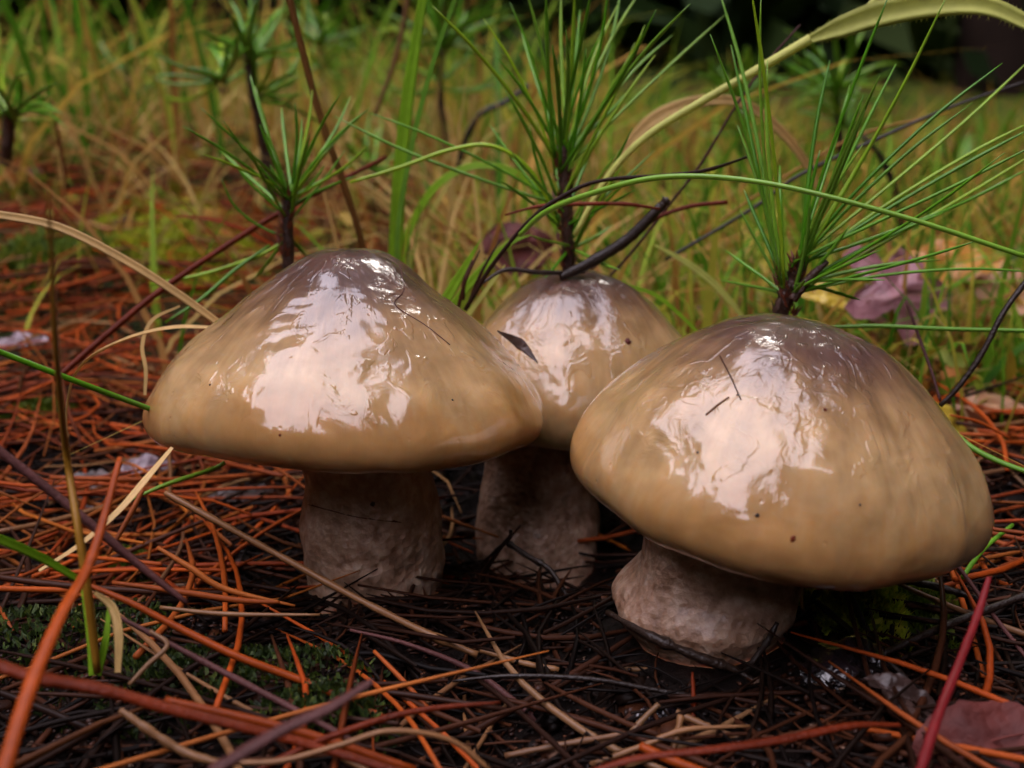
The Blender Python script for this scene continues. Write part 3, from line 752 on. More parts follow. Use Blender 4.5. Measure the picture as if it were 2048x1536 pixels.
# ------------------------------------------------------------------ leaves
def leaf(name, centre, size, mat, label, rot=(0, 0, 0), lobes=0, aspect=.55, curl=.25, seed=0, cat='leaf', jag=.05, stalk=None):
    """grid leaf with real bend and thickness; lobed leaves use a polar outline"""
    nu, nv = 26, 14
    V, F = [], []
    def shp(u, v):
        if lobes:
            a = u * 6.2832; rr = v * (0.42 + .58 * abs(math.cos(a * lobes / 2 + .3)) ** 1.3) * (1 + jag * mnoise.noise(Vector((a * 4, seed, 0))) * 3)
            x, y = math.cos(a) * rr, math.sin(a) * rr * .9
        else:
            x = (u - .5) * 2
            w = aspect * max(0, math.sin(math.pi * min(1, u ** .85))) ** .75 * (1 + jag * math.sin(u * 60 + seed))
            y = (v - .5) * 2 * w
        z = -curl * (x * x * .5 + y * y * 1.2) + .10 * mnoise.noise(Vector((x * 2, y * 2, seed))) * 2 + .05 * mnoise.noise(Vector((x * 6, y * 6, seed))) * 2
        if not lobes: z += .12 * abs(y) / max(aspect, .1)
        return Vector((x, y, z)) * size
    for layer in (0, 1):
        for i in range(nu):
            for j in range(nv):
                q = shp(i / (nu - 1), j / (nv - 1)); q.z -= layer * .02
                V.append(q)
    n0 = nu * nv
    for i in range(nu - 1):
        for j in range(nv - 1):
            a = i * nv + j
            F.append((a, a + nv, a + nv + 1, a + 1)); F.append((n0 + a, n0 + a + 1, n0 + a + nv + 1, n0 + a + nv))
    M = Matrix.Rotation(rot[2], 3, 'Z') @ Matrix.Rotation(rot[1], 3, 'Y') @ Matrix.Rotation(rot[0], 3, 'X')
    c = Vector(centre)
    V = [c + M @ v for v in V]
    root = empty(name, c, label=label, cat=cat)
    mesh_obj('leaf_blade', V, F, mat, root, origin=c)
    vein_m = mat
    tube_pts = [c + M @ (shp(.06, .5) if not lobes else shp(.5, .95)), c + M @ (shp(.5, .5) if not lobes else shp(0, 0)), c + M @ (shp(.97, .5) if not lobes else shp(.0, .9))]
    tube_pts = [p + M @ Vector((0, 0, .01)) for p in tube_pts]
    tube('midrib', tube_pts, [size * .022, size * .018, size * .008], mat, root, n=9, sides=6)
    if stalk:
        tube('leaf_stalk', [c + M @ (shp(.03, .5) if not lobes else shp(.5, .9)), *[at(*s_) for s_ in stalk]], [.05, .045, .04], 'twig_black', root, n=10)
    return root
leaf('leaf', at(1800, 575, 30), 1.9, 'leaf_purple', 'dusky purple lobed leaf behind the right mushroom', rot=(R(55), R(8), R(15)), lobes=5, curl=.2, seed=2)
leaf('leaf', at(1878, 535, 33), 2.0, 'leaf_orange', 'orange leaf just behind the purple lobed leaf', rot=(R(50), R(-12), R(-10)), aspect=.4, seed=3)
leaf('leaf', at(1995, 575, 33), 1.7, 'leaf_salmon', 'salmon coloured leaf at the right edge behind the grass', rot=(R(40), R(30), R(-15)), aspect=.5, seed=4)
leaf('leaf', at(2040, 525, 40), 1.6, 'leaf_green', 'yellow green leaf at the right edge above the salmon leaf', rot=(R(60), 0, R(10)), aspect=.3, seed=5)
leaf('leaf', at(1990, 810, 28), 1.2, 'leaf_salmon', 'small orange leaf low at the right edge', rot=(R(35), R(5), R(5)), aspect=.35, seed=6)
leaf('leaf', at(1905, 850, 25), 1.1, 'leaf_yellow', 'yellow green leaf close behind the right cap', rot=(R(35), R(35), R(25)), aspect=.35, seed=16)
leaf('leaf', at(1640, 590, 30), 1.0, 'leaf_yellow', 'small yellow leaf behind the right seedling foot', rot=(R(40), R(15), R(-25)), aspect=.35, seed=17)
leaf('leaf', at(1985, 1482, 12.1), 1.15, 'leaf_maroon', 'blurred dark maroon leaf in the near right corner', rot=(R(25), R(-8), R(12)), aspect=.5, seed=7)
leaf('leaf', on(190, 990, .35), 1.5, 'leaf_wet_brown', 'wet dark brown leaf with a silvery sheen left of the left mushroom', rot=(R(14), R(5), R(-15)), aspect=.5, curl=.12, seed=8)
leaf('leaf', on(40, 685, .6), 1.0, 'leaf_lilac', 'greyish lilac curled leaf at the left edge above the green needle', rot=(R(25), R(-5), R(-8)), aspect=.45, seed=9)
leaf('leaf', on(150, 500, .5), 1.2, 'leaf_green', 'small blue green leaf lying on the moss at left', rot=(R(30), R(-40), R(-20)), aspect=.25, seed=10)
leaf('leaf', at(1040, 495, 33), 1.3, 'leaf_maroon', 'round dull red leaf behind the middle seedling', rot=(R(60), 0, R(30)), aspect=.7, seed=11)
leaf('leaf', on(1700, 1325, .35), .8, 'leaf_black', 'glossy black wet leaf lump in front of the right mushroom stem', rot=(R(20), R(-15), R(35)), aspect=.75, curl=.7, seed=12, jag=.1)
leaf('leaf', on(1330, 1430, .1), .45, 'leaf_black', 'small glistening black leaf bit on the near soil', rot=(R(10), R(5), R(10)), aspect=.5, curl=.3, seed=13, jag=.1)
leaf('leaf', on(1820, 1400, .3), .7, 'leaf_wet_brown', 'translucent brown leaf scrap right of the black leaf', rot=(R(20), R(25), R(-15)), aspect=.4, seed=14)
leaf('leaf', on(480, 985, .4), .8, 'leaf_wet_brown', 'small wet brown leaf tucked under the left cap', rot=(R(15), 0, R(20)), aspect=.4, seed=15)
leaf('leaf', on(300, 930, .6), .7, 'leaf_lilac', 'pale grey leaf scrap below the left edge of the left cap', rot=(R(30), 0, R(10)), aspect=.4, seed=18)

# ------------------------------------------------------------------ single blades, stalks and twigs
def G(*pts):
    """pixel triples -> points; third value is the distance Y in cm"""
    return [at(*p) for p in pts]
def strand(name, pts, r_, mat, label, cat, **kw):
    if name == 'stick': kw = {'sides': 10, 'wob': .07, 'flat': .6, **kw, 'n': 60}
    return tag(tube(name, pts, r_, mat, **kw), label, cat)
def blade(pts, w, mat, label, cat='grass blade', name='grass_shoot', **kw):
    return tag(ribbon(name, pts, w, mat, **kw), label, cat)
# behind the caps
strand('grass_stalk', G((745, 640, 26), (728, 505, 26), (690, 375, 26), (635, 215, 26), (572, -30, 26)), [.09, .085, .08, .085, .08], 'stalk_brown', 'tall leaning brown grass stalk rising behind the left cap', 'grass stalk', n=30)
blade(G((788, 640, 28), (791, 520, 28), (800, 350, 28), (818, 180, 28), (850, -30, 28)), [.36, .38, .36, .32, .20], 'blade_green', 'broad upright light green grass blade behind the left cap')
blade(G((800, 560, 27), (795, 470, 27), (822, 300, 27), (865, 130, 27), (920, -30, 27)), [.12, .12, .13, .12, .09], 'pine_needle', 'narrow dark green grass blade crossing the broad light one')
blade(G((800, 560, 31), (815, 470, 31), (870, 375, 31), (950, 332, 31), (1040, 350, 31), (1090, 420, 31)), [.2, .22, .22, .2, .17, .08], 'blade_green', 'green blade arching over behind the gap between two caps')
blade(G((1040, 345, 29), (1090, 400, 29), (1120, 480, 29)), [.1, .42, .06], 'blade_green', 'short bright green leaf tip left of the middle seedling stem', cat='leaf')
strand('grass_stalk', G((700, 365, 24), (800, 335, 24), (900, 300, 24), (985, 292, 24), (1060, 340, 24), (1110, 430, 24)), [.035, .05, .05, .05, .05, .04], 'pine_needle', 'thin green grass stem arching left of the middle seedling', 'grass stem', n=30)
strand('grass_stalk', G((1040, 470, 21), (1090, 425, 20.5), (1180, 388, 20), (1330, 354, 19.3), (1530, 366, 18.6), (1800, 432, 18), (2060, 516, 17.5)), [.05, .055, .055, .055, .05, .05, .045], 'pine_needle', 'long thin green stem arching across the right side in front of the seedlings', 'grass stem', n=50)
sh = empty('grass_leaf', at(1180, 400, 23), label='pale hairy grass leaf arching out of the top right corner', cat='grass leaf')
shp_ = G((1150, 470, 23), (1215, 355, 23), (1290, 275, 23), (1400, 205, 23), (1500, 148, 23), (1620, 78, 23))
tube('sheath', shp_, [.06, .07, .075, .08, .09, .1], 'blade_pale', sh, n=30, sides=8)
blp = G((1612, 82, 23), (1680, 55, 23), (1760, 28, 23), (1880, 8, 22.8), (1980, 15, 22.6), (2080, 60, 22.4))
ribbon('leaf_blade', blp, [.14, .42, .52, .5, .36, .26], 'blade_pale', sh, n=36, fold=.35, facing=Vector((0, -1, .1)))
hv, hf = [], []
for q in range(420):
    if q < 160:
        C = spline(shp_, 60); c = C[random.randrange(25, 60)]; r0 = .09
    else:
        C = spline(blp, 60); i_ = random.randrange(0, 59); c = C[i_]; r0 = float(interp([.14, .42, .52, .5, .36, .26], 60)[i_]) * .5
    sgn = random.choice((-1, 1)); d = Vector((random.uniform(-.5, .5), random.uniform(-.4, .4), sgn)).normalized()
    b0 = c + Vector((0, 0, sgn)) * r0 * .9; k0 = len(hv)
    hv += [b0, b0 + Vector((.012, 0, 0)), b0 + d * random.uniform(.05, .11)]; hf.append((k0, k0 + 1, k0 + 2))
tag(mesh_obj('hairs', hv, hf, 'blade_pale', sh, origin=at(1180, 400, 23), smooth=False), kind='stuff')
strand('grass_stalk', G((1700, 50, 23.5), (1730, 20, 23.5), (1775, -25, 23.5)), [.08, .07, .06], 'blade_pale', 'pale stem end leaving the hairy grass leaf upwards', 'grass stem')
blade(G((1215, 350, 30), (1265, 280, 30), (1320, 232, 30), (1400, 203, 30), (1480, 205, 30), (1550, 250, 30), (1615, 330, 30), (1650, 420, 30)), [.04, .28, .42, .34, .22, .26, .22, .1], 'blade_straw', 'dry straw coloured leaf bowed over behind the pale hairy stem', facing=Vector((0, -1, .6)), twist=.8)
strand('twig', G((930, 620, 21.5), (985, 530, 21.5), (1060, 440, 21.5), (1130, 390, 21.5), (1210, 360, 21.5), (1390, 345, 21.5), (1512, 308, 22)), [.05, .05, .045, .05, .04, .045, .02], 'dry_needle_brown', 'crooked thin brown twig rising from behind the left cap past the middle seedling', 'twig', n=40, wob=.15)
strand('twig', G((1010, 430, 22.5), (1080, 412, 22.5), (1160, 408, 22.5), (1250, 408, 22.5), (1320, 418, 22.5)), [.02, .04, .045, .045, .03], 'twig_red', 'thin reddish twig lying level before the middle seedling stem', 'twig', n=24, wob=.15)
strand('twig', G((1180, 540, 24.5), (1290, 450, 24.5), (1370, 415, 24.5), (1455, 404, 24.5)), [.04, .05, .05, .055], 'twig_red', 'reddish twig with a dark tip right of the charred twig', 'twig', n=24, wob=.1)
ct = empty('charred_twig', at(1120, 555, 22.8), label='thick blackened twig with a knobbly burnt end behind the middle cap', cat='twig')
tube('twig_shaft', G((1120, 555, 22.8), (1180, 525, 22.8), (1255, 478, 22.8), (1322, 412, 22.8)), [.09, .12, .12, .10], 'twig_black', ct, n=26, sides=9, wob=.08)
tube('burnt_end', G((1316, 420, 22.8), (1330, 404, 22.8), (1338, 398, 22.8)), [.10, .14, .07], 'twig_black', ct, n=9, sides=8, wob=.4)
strand('twig', G((1170, 600, 25), (1250, 520, 25), (1330, 420, 25), (1400, 330, 25), (1470, 215, 25), (1530, 130, 25), (1600, 50, 25)), [.03, .032, .035, .035, .03, .03, .02], 'twig_purple', 'long straight dark stalk leaning right between the middle and right seedlings', 'stalk', n=30, wob=.1)
strand('twig', G((1330, 520, 28), (1500, 420, 28), (1600, 350, 28), (1750, 280, 28), (1900, 215, 28), (2060, 160, 28)), [.045, .05, .05, .05, .04, .03], 'twig_black', 'long slender brown twig rising to the right edge behind the right seedling', 'twig', n=36, wob=.12)
strand('twig', G((1400, 470, 31), (1560, 360, 31), (1720, 270, 31), (1900, 225, 31)), [.04, .045, .045, .03], 'stalk_olive', 'thin olive stalk running just above the long brown twig', 'stalk', n=26)
strand('twig', G((1170, 545, 23), (1080, 545, 22.6), (1010, 540, 22.4), (960, 570, 22)), [.03, .06, .05, .02], 'twig_black', 'short black curved twig touching the top of the middle cap', 'twig', n=18, wob=.1)
blade(G((880, 620, 23.5), (915, 560, 23.5), (962, 478, 23.5)), [.24, .22, .02], 'blade_green', 'short pointed green blade at the notch between left and middle caps')
blade(G((900, 620, 24), (950, 555, 24), (1015, 490, 24), (1060, 470, 24)), [.18, .2, .14, .02], 'blade_green', 'green blade leaning right above the middle cap left shoulder')
blade(G((930, 640, 23), (980, 570, 23), (1010, 530, 23)), [.1, .1, .02], 'blade_pale', 'pale green blade close to the middle cap left shoulder')
for q, (a_, b_) in enumerate((((915, 620), (960, 500)), ((935, 615), (1000, 480)), ((925, 600), (945, 520)))):
    strand('grass_stalk', G((a_[0], a_[1], 22.6), ((a_[0] + b_[0]) / 2 - 6, (a_[1] + b_[1]) / 2, 22.6), (b_[0], b_[1], 22.8)), [.05, .04, .02], 'dry_needle_brown', ['brown dry stem left in the tuft between the caps', 'longest brown dry stem in the tuft between the caps', 'short brown dry stem in the tuft between the caps'][q], 'grass stem')
blade(G((1310, 490, 26), (1380, 530, 26), (1440, 580, 26), (1490, 640, 26)), [.06, .16, .16, .1], 'blade_pale', 'pale green blade slanting down behind the right cap')
blade(G((1250, 570, 24), (1310, 590, 24), (1360, 630, 24), (1420, 690, 24)), [.08, .10, .09, .05], 'blade_green', 'yellow green blade bending down to the gap beside the middle cap')
strand('twig', G((110, 760, 22), (230, 655, 23), (350, 560, 24), (560, 425, 26), (772, 314, 28)), [.07, .075, .07, .07, .05], 'twig_red', 'long straight red brown twig leaning behind the left cap', 'twig', n=30, wob=.06)
blade(G((350, 432, 30), (430, 440, 30), (500, 465, 30), (560, 500, 30)), [.05, .14, .14, .08], 'stalk_orange', 'short yellow orange dry blade left of the small seedling stem')
blade(G((-60, 425, 21), (0, 430, 21), (120, 455, 21), (250, 520, 21), (360, 590, 21), (450, 655, 21)), [.15, .16, .17, .17, .16, .14], 'blade_straw', 'long arching straw blade running from the left edge to the left cap')
blade(G((420, 655, 20.6), (350, 655, 20.4), (270, 672, 20), (190, 708, 19.5), (150, 750, 19.2), (134, 810, 19), (132, 870, 18.8)), [.08, .14, .17, .19, .22, .15, .05], 'blade_straw', 'twisted pale dry leaf curving down beside the left cap', twist=1.4, facing=Vector((0, -.6, 1)))
blade(G((290, 790, 20.4), (292, 740, 20.6), (285, 690, 20.8), (305, 640, 21), (360, 612, 21.2)), [.06, .08, .08, .07, .04], 'blade_straw', 'thin pale curl of dry grass behind the twisted dry leaf')
strand('pine_needle', G((-40, 688, 15.8), (0, 704, 16), (150, 762, 16.5), (300, 818, 17.5), (340, 835, 17.8)), [.05, .05, .052, .05, .04], 'pine_needle', 'thick fresh green needle pointing at the left cap from the left edge', 'pine needle', n=20)
strand('pine_needle', G((250, 1005, 18.6), (330, 970, 19), (420, 940, 19.5), (450, 925, 19.6)), [.02, .045, .045, .04], 'pine_needle', 'green needle coming out under the left cap', 'pine needle')
strand('pine_needle', G((300, 570, 25), (420, 545, 25), (520, 510, 25), (560, 488, 25)), [.03, .05, .05, .04], 'pine_needle', 'low curved green needle left of the small seedling stem', 'pine needle')
strand('pine_needle', G((330, 645, 23.5), (400, 600, 23.8), (470, 540, 24.2), (540, 490, 24.6)), [.02, .045, .045, .03], 'pine_needle', 'straight green needle touching the left cap shoulder', 'pine needle')
# near left
strand('grass_stalk', G((96, 385, 10.6), (104, 520, 11.2), (112, 690, 11.8), (132, 900, 13.4), (155, 1050, 12.9), (172, 1160, 12.7), (195, 1345, 12.6)), [.012, .024, .034, .045, .052, .058, .05], 'stalk_olive', 'blurred yellow orange stalk standing upright along the left edge', 'grass stalk', n=40)
strand('stick', G((-10, 1600, 9.2), (55, 1390, 10.2), (120, 1235, 11.2), (185, 1110, 12.3), (240, 915, 13.6)), [0.0936, 0.09, 0.0792, 0.0684, 0.036], 'stalk_orange', 'thick orange dry stem leaning up from the near left corner', 'dry stem', n=34)
blade(G((345, 895, 15.5), (290, 962, 15), (235, 1025, 14.5), (160, 1090, 14.2), (78, 1142, 14)), [.06, .12, .11, .09, .05], 'blade_straw', 'straw blade crossing the orange dry stem', facing=Vector((0, -.5, 1)))
strand('pine_needle', G((285, 980, 15.2), (260, 1030, 14.8), (215, 1110, 14.3)), [.04, .045, .03], 'dry_needle_rust', 'short orange needle beside the straw blade at left', 'pine needle')
blade(G((-40, 1062, 12.8), (30, 1090, 13), (90, 1118, 13.2), (160, 1160, 13.4)), [.12, .14, .13, .09], 'blade_green', 'bright green blade entering low at the left edge')
blade(G((188, 1350, 12.6), (184, 1280, 12.7), (170, 1175, 12.9)), [.13, .13, .10], 'blade_green', 'upright green shoot at the foot of the blurred stalk')
blade(G((196, 1350, 12.7), (212, 1280, 12.8), (218, 1215, 13)), [.1, .1, .04], 'blade_green', 'smaller green shoot right of the upright one')
blade(G((236, 1345, 12.6), (238, 1270, 12.8), (225, 1215, 13), (190, 1185, 13.1)), [.08, .13, .13, .05], 'blade_straw', 'bent tan blade right of the green shoots')
strand('twig', G((-30, 880, 13.6), (80, 965, 13.6), (190, 1055, 13.5), (290, 1140, 13.4), (375, 1207, 13.3)), [.065, .065, .06, .055, .035], 'twig_purple', 'purple brown twig slanting down from the left edge', 'twig', n=24, wob=.06)
strand('stick', G((-60, 1310, 11), (60, 1352, 11), (200, 1378, 11.1), (330, 1415, 11.2), (470, 1450, 11.3), (640, 1495, 11.4), (880, 1570, 11.3)), [0.0975, 0.0975, 0.0975, 0.09, 0.0825, 0.075, 0.0675], 'twig_red', 'broad blurred red brown dry stem along the near ground', 'dry stem', n=40, flat=.6)
strand('pine_needle', G((330, 1400, 11.8), (470, 1432, 11.8), (620, 1470, 11.8), (830, 1540, 11.7)), [.05, .06, .06, .05], 'stalk_orange', 'orange needle lying along the broad red dry stem', 'pine needle', n=24)
strand('pine_needle', G((165, 1165, 14), (260, 1205, 13.9), (350, 1252, 13.8), (480, 1315, 13.6), (620, 1368, 13.5), (780, 1440, 13.2)), [0.034, 0.0467, 0.0553, 0.0595, 0.0595, 0.0425], 'stalk_orange', 'long glossy orange needle slanting across the lower left', 'pine needle', n=34)
strand('pine_needle', G((315, 1095, 15.3), (380, 1135, 15.1), (450, 1178, 15), (590, 1212, 15)), [.03, .05, .05, .02], 'dry_needle_rust', 'orange needle bent towards the left mushroom stem', 'pine needle', n=20)
strand('pine_needle', G((225, 1165, 14.8), (350, 1182, 14.8), (470, 1200, 14.9), (560, 1205, 15)), [.03, .05, .05, .03], 'dry_needle_rust', 'red orange needle lying level left of the left stem base', 'pine needle', n=20)
strand('pine_needle', G((320, 1215, 14.6), (450, 1228, 14.6), (640, 1230, 14.7)), [.03, .04, .02], 'dry_needle_tan', 'pale thin needle lying level below the left stem', 'pine needle', n=16)
strand('twig', G((300, 1262, 13), (335, 1290, 12.9), (295, 1330, 12.7), (258, 1370, 12.5)), [.025, .035, .04, .03], 'dry_needle_tan', 'small hooked tan twig on the dark moss', 'twig', n=20, wob=.1)
strand('twig', G((240, 1420, 11.8), (300, 1462, 11.7), (370, 1505, 11.6), (450, 1530, 11.4)), [.04, .06, .055, .05], 'dry_needle_tan', 'crooked pale rootlet at the lower left', 'rootlet', n=20, wob=.15)
strand('stick', G((420, 1545, 9.6), (560, 1462, 9.9), (660, 1415, 10.1), (745, 1362, 10.4)), [0.09, 0.09, 0.0825, 0.045], 'twig_purple', 'blurred dark purple stick pointing up from the bottom edge', 'stick', n=22, wob=.08)
strand('twig', G((240, 1235, 13.3), (420, 1330, 13), (600, 1425, 12.6), (720, 1490, 12.3)), [.03, .045, .045, .04], 'twig_purple', 'thin dull purple twig below the glossy orange needle', 'twig', n=24, wob=.1)
strand('pine_needle', G((500, 1550, 11), (620, 1490, 11.4), (760, 1440, 11.8), (860, 1418, 12), (1000, 1405, 12.2)), [.04, .045, .045, .04, .02], 'twig_red', 'red needle curving across the lower middle', 'pine needle', n=26)
strand('twig', G((450, 1525, 11), (560, 1522, 11), (680, 1490, 11.1), (780, 1462, 11.2), (900, 1480, 11.3), (980, 1540, 11.2)), [.03, .035, .035, .035, .035, .03], 'dry_needle_tan', 'wavy tan grass stem along the bottom edge', 'grass stem', n=30)
# centre foreground
strand('twig', G((330, 985, 16.6), (420, 1035, 16.4), (560, 1112, 16.2), (700, 1190, 15.9), (850, 1265, 15.6), (955, 1310, 15.4)), [.05, .06, .055, .06, .06, .05], 'dry_needle_tan', 'long tan twig passing before the foot of the left mushroom', 'twig', n=40, wob=.12, knots=.06)
strand('pine_needle', G((960, 1300, 15.4), (1040, 1325, 15.3), (1118, 1340, 15.2)), [.045, .05, .05], 'dry_needle_tan', 'short ribbed pale needle right of the long tan twig end', 'pine needle', n=16, wob=.2)
strand('twig', G((700, 1260, 15), (820, 1290, 14.9), (950, 1345, 14.7), (1060, 1430, 14.1), (1190, 1545, 13)), [.025, .035, .05, .055, .05], 'twig_purple', 'straight pinkish stalk running to the bottom edge in the middle', 'stalk', n=30)
strand('pine_needle', G((748, 1302, 14.6), (800, 1355, 14.2), (858, 1418, 13.8)), [.03, .04, .035], 'dry_needle_rust', 'short orange brown needle left of the pinkish stalk', 'pine needle', n=14)
strand('pine_needle', G((1385, 1345, 14.2), (1388, 1430, 13.6), (1384, 1550, 12.8)), [.02, .05, .055], 'twig_red', 'red needle standing nearly upright at the lower middle', 'pine needle', n=16)
strand('stick', G((1090, 1580, 11), (1260, 1520, 11.2), (1420, 1500, 11.3), (1560, 1480, 11.5), (1700, 1452, 11.8), (1800, 1450, 12)), [0.048, 0.056, 0.064, 0.068, 0.06, 0.04], 'twig_red', 'blurred red dry stem curving along the lower right', 'dry stem', n=34)
strand('pine_needle', G((1280, 1492, 12.2), (1340, 1520, 12), (1420, 1550, 11.8)), [.06, .07, .06], 'stalk_orange', 'stubby bright orange needle end at the bottom edge', 'pine needle', n=14)
strand('pine_needle', G((1010, 1512, 12.9), (1120, 1490, 12.9), (1250, 1468, 13)), [.04, .05, .04], 'dry_needle_tan', 'pale wet needle lying level at the bottom middle', 'pine needle', n=16, wob=.15)
strand('pine_needle', G((1180, 1530, 12.6), (1290, 1490, 12.7), (1370, 1460, 12.8), (1500, 1452, 12.9)), [.04, .045, .04, .02], 'dry_needle_tan', 'second pale needle just right of the pinkish stalk end', 'pine needle', n=16, wob=.15)
strand('pine_needle', G((1255, 1475, 13.2), (1285, 1440, 13.4), (1318, 1408, 13.5)), [.045, .05, .04], 'dry_needle_tan', 'short pale needle stub tilted up right', 'pine needle', n=12, wob=.15)
strand('pine_needle', G((1335, 1530, 12.6), (1352, 1480, 12.8), (1362, 1430, 13)), [.05, .055, .05], 'dry_needle_tan', 'pale needle stub standing beside the upright red needle', 'pine needle', n=12, wob=.15)
strand('pine_needle', G((1352, 1425, 13.4), (1420, 1455, 13.2), (1525, 1496, 13)), [.05, .055, .04], 'dry_needle_tan', 'pale needle running right from the upright red needle', 'pine needle', n=16, wob=.15)
strand('pine_needle', G((1245, 1338, 15), (1340, 1340, 15), (1480, 1335, 15)), [.04, .045, .03], 'dry_needle_tan', 'tan needle lying below the right mushroom stem', 'pine needle', n=14, wob=.1)
strand('twig', G((905, 1362, 14.2), (1020, 1352, 14.2), (1180, 1358, 14.2), (1340, 1385, 14.1), (1560, 1420, 13.9), (1800, 1455, 13.6)), [.02, .035, .04, .04, .04, .03], 'twig_black', 'long dark wet twig bowed across the black soil', 'twig', n=36)
strand('twig', G((1460, 1395, 13.7), (1560, 1415, 13.6), (1680, 1440, 13.5), (1800, 1440, 13.5)), [.03, .045, .045, .03], 'dry_needle_brown', 'brown stem above the blurred red dry stem', 'twig', n=20)
strand('twig', G((1010, 1082, 19.5), (1060, 1115, 19.2), (1100, 1140, 19), (1135, 1195, 18.6), (1185, 1270, 18), (1240, 1320, 17.4)), [.05, .06, .05, .06, .055, .04], 'twig_black', 'dark crooked twig leaning on the middle mushroom stem', 'twig', n=28, wob=.2, knots=.15)
strand('twig', G((960, 1130, 19.4), (1015, 1080, 19.2), (1022, 1060, 19.2)), [.04, .05, .04], 'twig_black', 'short black fork beside the crooked dark twig', 'twig', n=12, wob=.3)
strand('twig', G((1215, 1225, 15.9), (1300, 1272, 14.9), (1400, 1315, 14.6), (1480, 1345, 14.5), (1560, 1400, 14.2)), [.04, .075, .07, .05, .03], 'twig_black', 'black twig lying across the foot of the right mushroom', 'twig', n=28, wob=.25, knots=.15)
strand('twig', G((1555, 1245, 14.7), (1530, 1290, 14.6), (1490, 1345, 14.5)), [.04, .06, .05], 'twig_black', 'short black twig against the right mushroom stem', 'twig', n=14, wob=.2)
strand('twig', G((1650, 1165, 16.3), (1610, 1215, 15.8), (1560, 1260, 15.4)), [.06, .07, .05], 'twig_black', 'stout black twig end under the right cap rim', 'twig', n=14, wob=.2)
strand('twig', G((1690, 1165, 16.5), (1720, 1235, 15.9), (1755, 1300, 15.4), (1790, 1380, 14.8)), [.06, .075, .06, .04], 'twig_black', 'thick black twig dropping from under the right cap to the black leaf', 'twig', n=20, wob=.12)
strand('twig', G((1630, 1200, 15.8), (1700, 1260, 15.2), (1800, 1345, 14.5), (1830, 1390, 14.2)), [.05, .055, .05, .03], 'twig_black', 'black twig crossing the thick one beside the black leaf', 'twig', n=20, wob=.15)
strand('twig', G((1760, 1310, 14.8), (1860, 1265, 15.2), (1960, 1225, 15.6), (2080, 1180, 16)), [.05, .065, .065, .06], 'twig_black', 'dark purplish twig running to the right edge', 'twig', n=22, wob=.12)
strand('twig', G((1790, 1158, 17), (1880, 1175, 16.6), (1960, 1200, 16.2)), [.05, .07, .05], 'twig_black', 'short black twig just below the right cap rim', 'twig', n=16, wob=.2)
strand('twig', G((1895, 1105, 17), (1940, 1165, 16.4), (1990, 1235, 15.6), (2060, 1325, 14.8)), [.035, .04, .04, .035], 'twig_purple', 'grey straight stalk slanting down right of the right cap', 'stalk', n=20)
strand('pine_needle', G((1925, 1155, 17), (1965, 1100, 17.6), (2025, 1050, 18.4)), [.045, .05, .04], 'pine_needle', 'short fresh green needle in the litter right of the right cap', 'pine needle', n=14)
strand('pine_needle', G((1870, 1090, 18), (1950, 1100, 18), (2060, 1095, 18.2)), [.03, .04, .04], 'twig_black', 'thin black needle level right of the right cap', 'pine needle', n=12)
strand('stick', G((1978, 1155, 13.2), (1955, 1230, 12.7), (1915, 1335, 11.9), (1875, 1435, 11.1), (1835, 1560, 10.3)), [0.0375, 0.0525, 0.0562, 0.06, 0.06], 'stalk_crimson', 'blurred crimson stalk rising in the near right corner', 'stalk', n=26)
strand('twig', G((2070, 540, 20), (2010, 620, 19.8), (1965, 705, 19.6), (1920, 770, 19.5), (1880, 812, 19.5)), [.055, .055, .055, .05, .045], 'twig_black', 'black wiry twig coming down to the right edge of the right cap', 'twig', n=24, wob=.08)
strand('twig', G((1812, 600, 22), (1840, 680, 21.5), (1862, 740, 21), (1880, 800, 20.4)), [.03, .035, .035, .03], 'twig_purple', 'thin brown stalk meeting the black wiry twig behind the right cap', 'twig', n=18)
strand('pine_needle', G((1880, 830, 19.5), (1930, 885, 19), (1990, 920, 18.7), (2070, 950, 18.4)), [.04, .055, .055, .05], 'pine_needle', 'stout green needle going right from behind the right cap', 'pine needle', n=18)
strand('pine_needle', G((1640, 655, 21), (1750, 652, 20.8), (1900, 658, 20.6), (2080, 662, 20.4)), [.03, .045, .045, .04], 'pine_needle', 'level green needle just above the right cap running to the right edge', 'pine needle', n=20)
strand('pine_needle', G((1900, 830, 22), (1960, 845, 22), (2025, 880, 22)), [.02, .04, .02], 'dry_needle_rust', 'orange needle above the stout green one', 'pine needle', n=12)
strand('stalk', G((1780, 700, 40), (1795, 560, 40), (1800, 430, 40), (1770, 330, 40), (1725, 270, 40)), [.14, .15, .15, .12, .08], 'twig_black', 'blurred black stalk of a dead plant behind the right seedling', 'stalk', n=20, wob=.1)
strand('stalk', G((1725, 680, 42), (1738, 520, 42), (1745, 430, 42)), [.12, .12, .08], 'twig_black', 'shorter blurred black stalk left of the tall one', 'stalk', n=14)
strand('stalk', G((905, 360, 46), (950, 240, 46), (1010, 205, 46), (1060, 170, 46)), [.12, .14, .13, .1], 'twig_black', 'dark crooked stalk far behind, left of the middle seedling', 'stalk', n=14, wob=.1)
strand('stalk', G((750, 230, 42), (790, 120, 42), (812, 20, 42), (815, -20, 42)), [.08, .1, .1, .1], 'dry_needle_tan', 'blurred pinkish bent stalk behind the broad green blade', 'stalk', n=14)
strand('stalk', G((135, 380, 40), (122, 300, 40), (103, 200, 40)), [.05, .06, .03], 'twig_red', 'thin dark red stalk standing on the left slope', 'stalk', n=12)

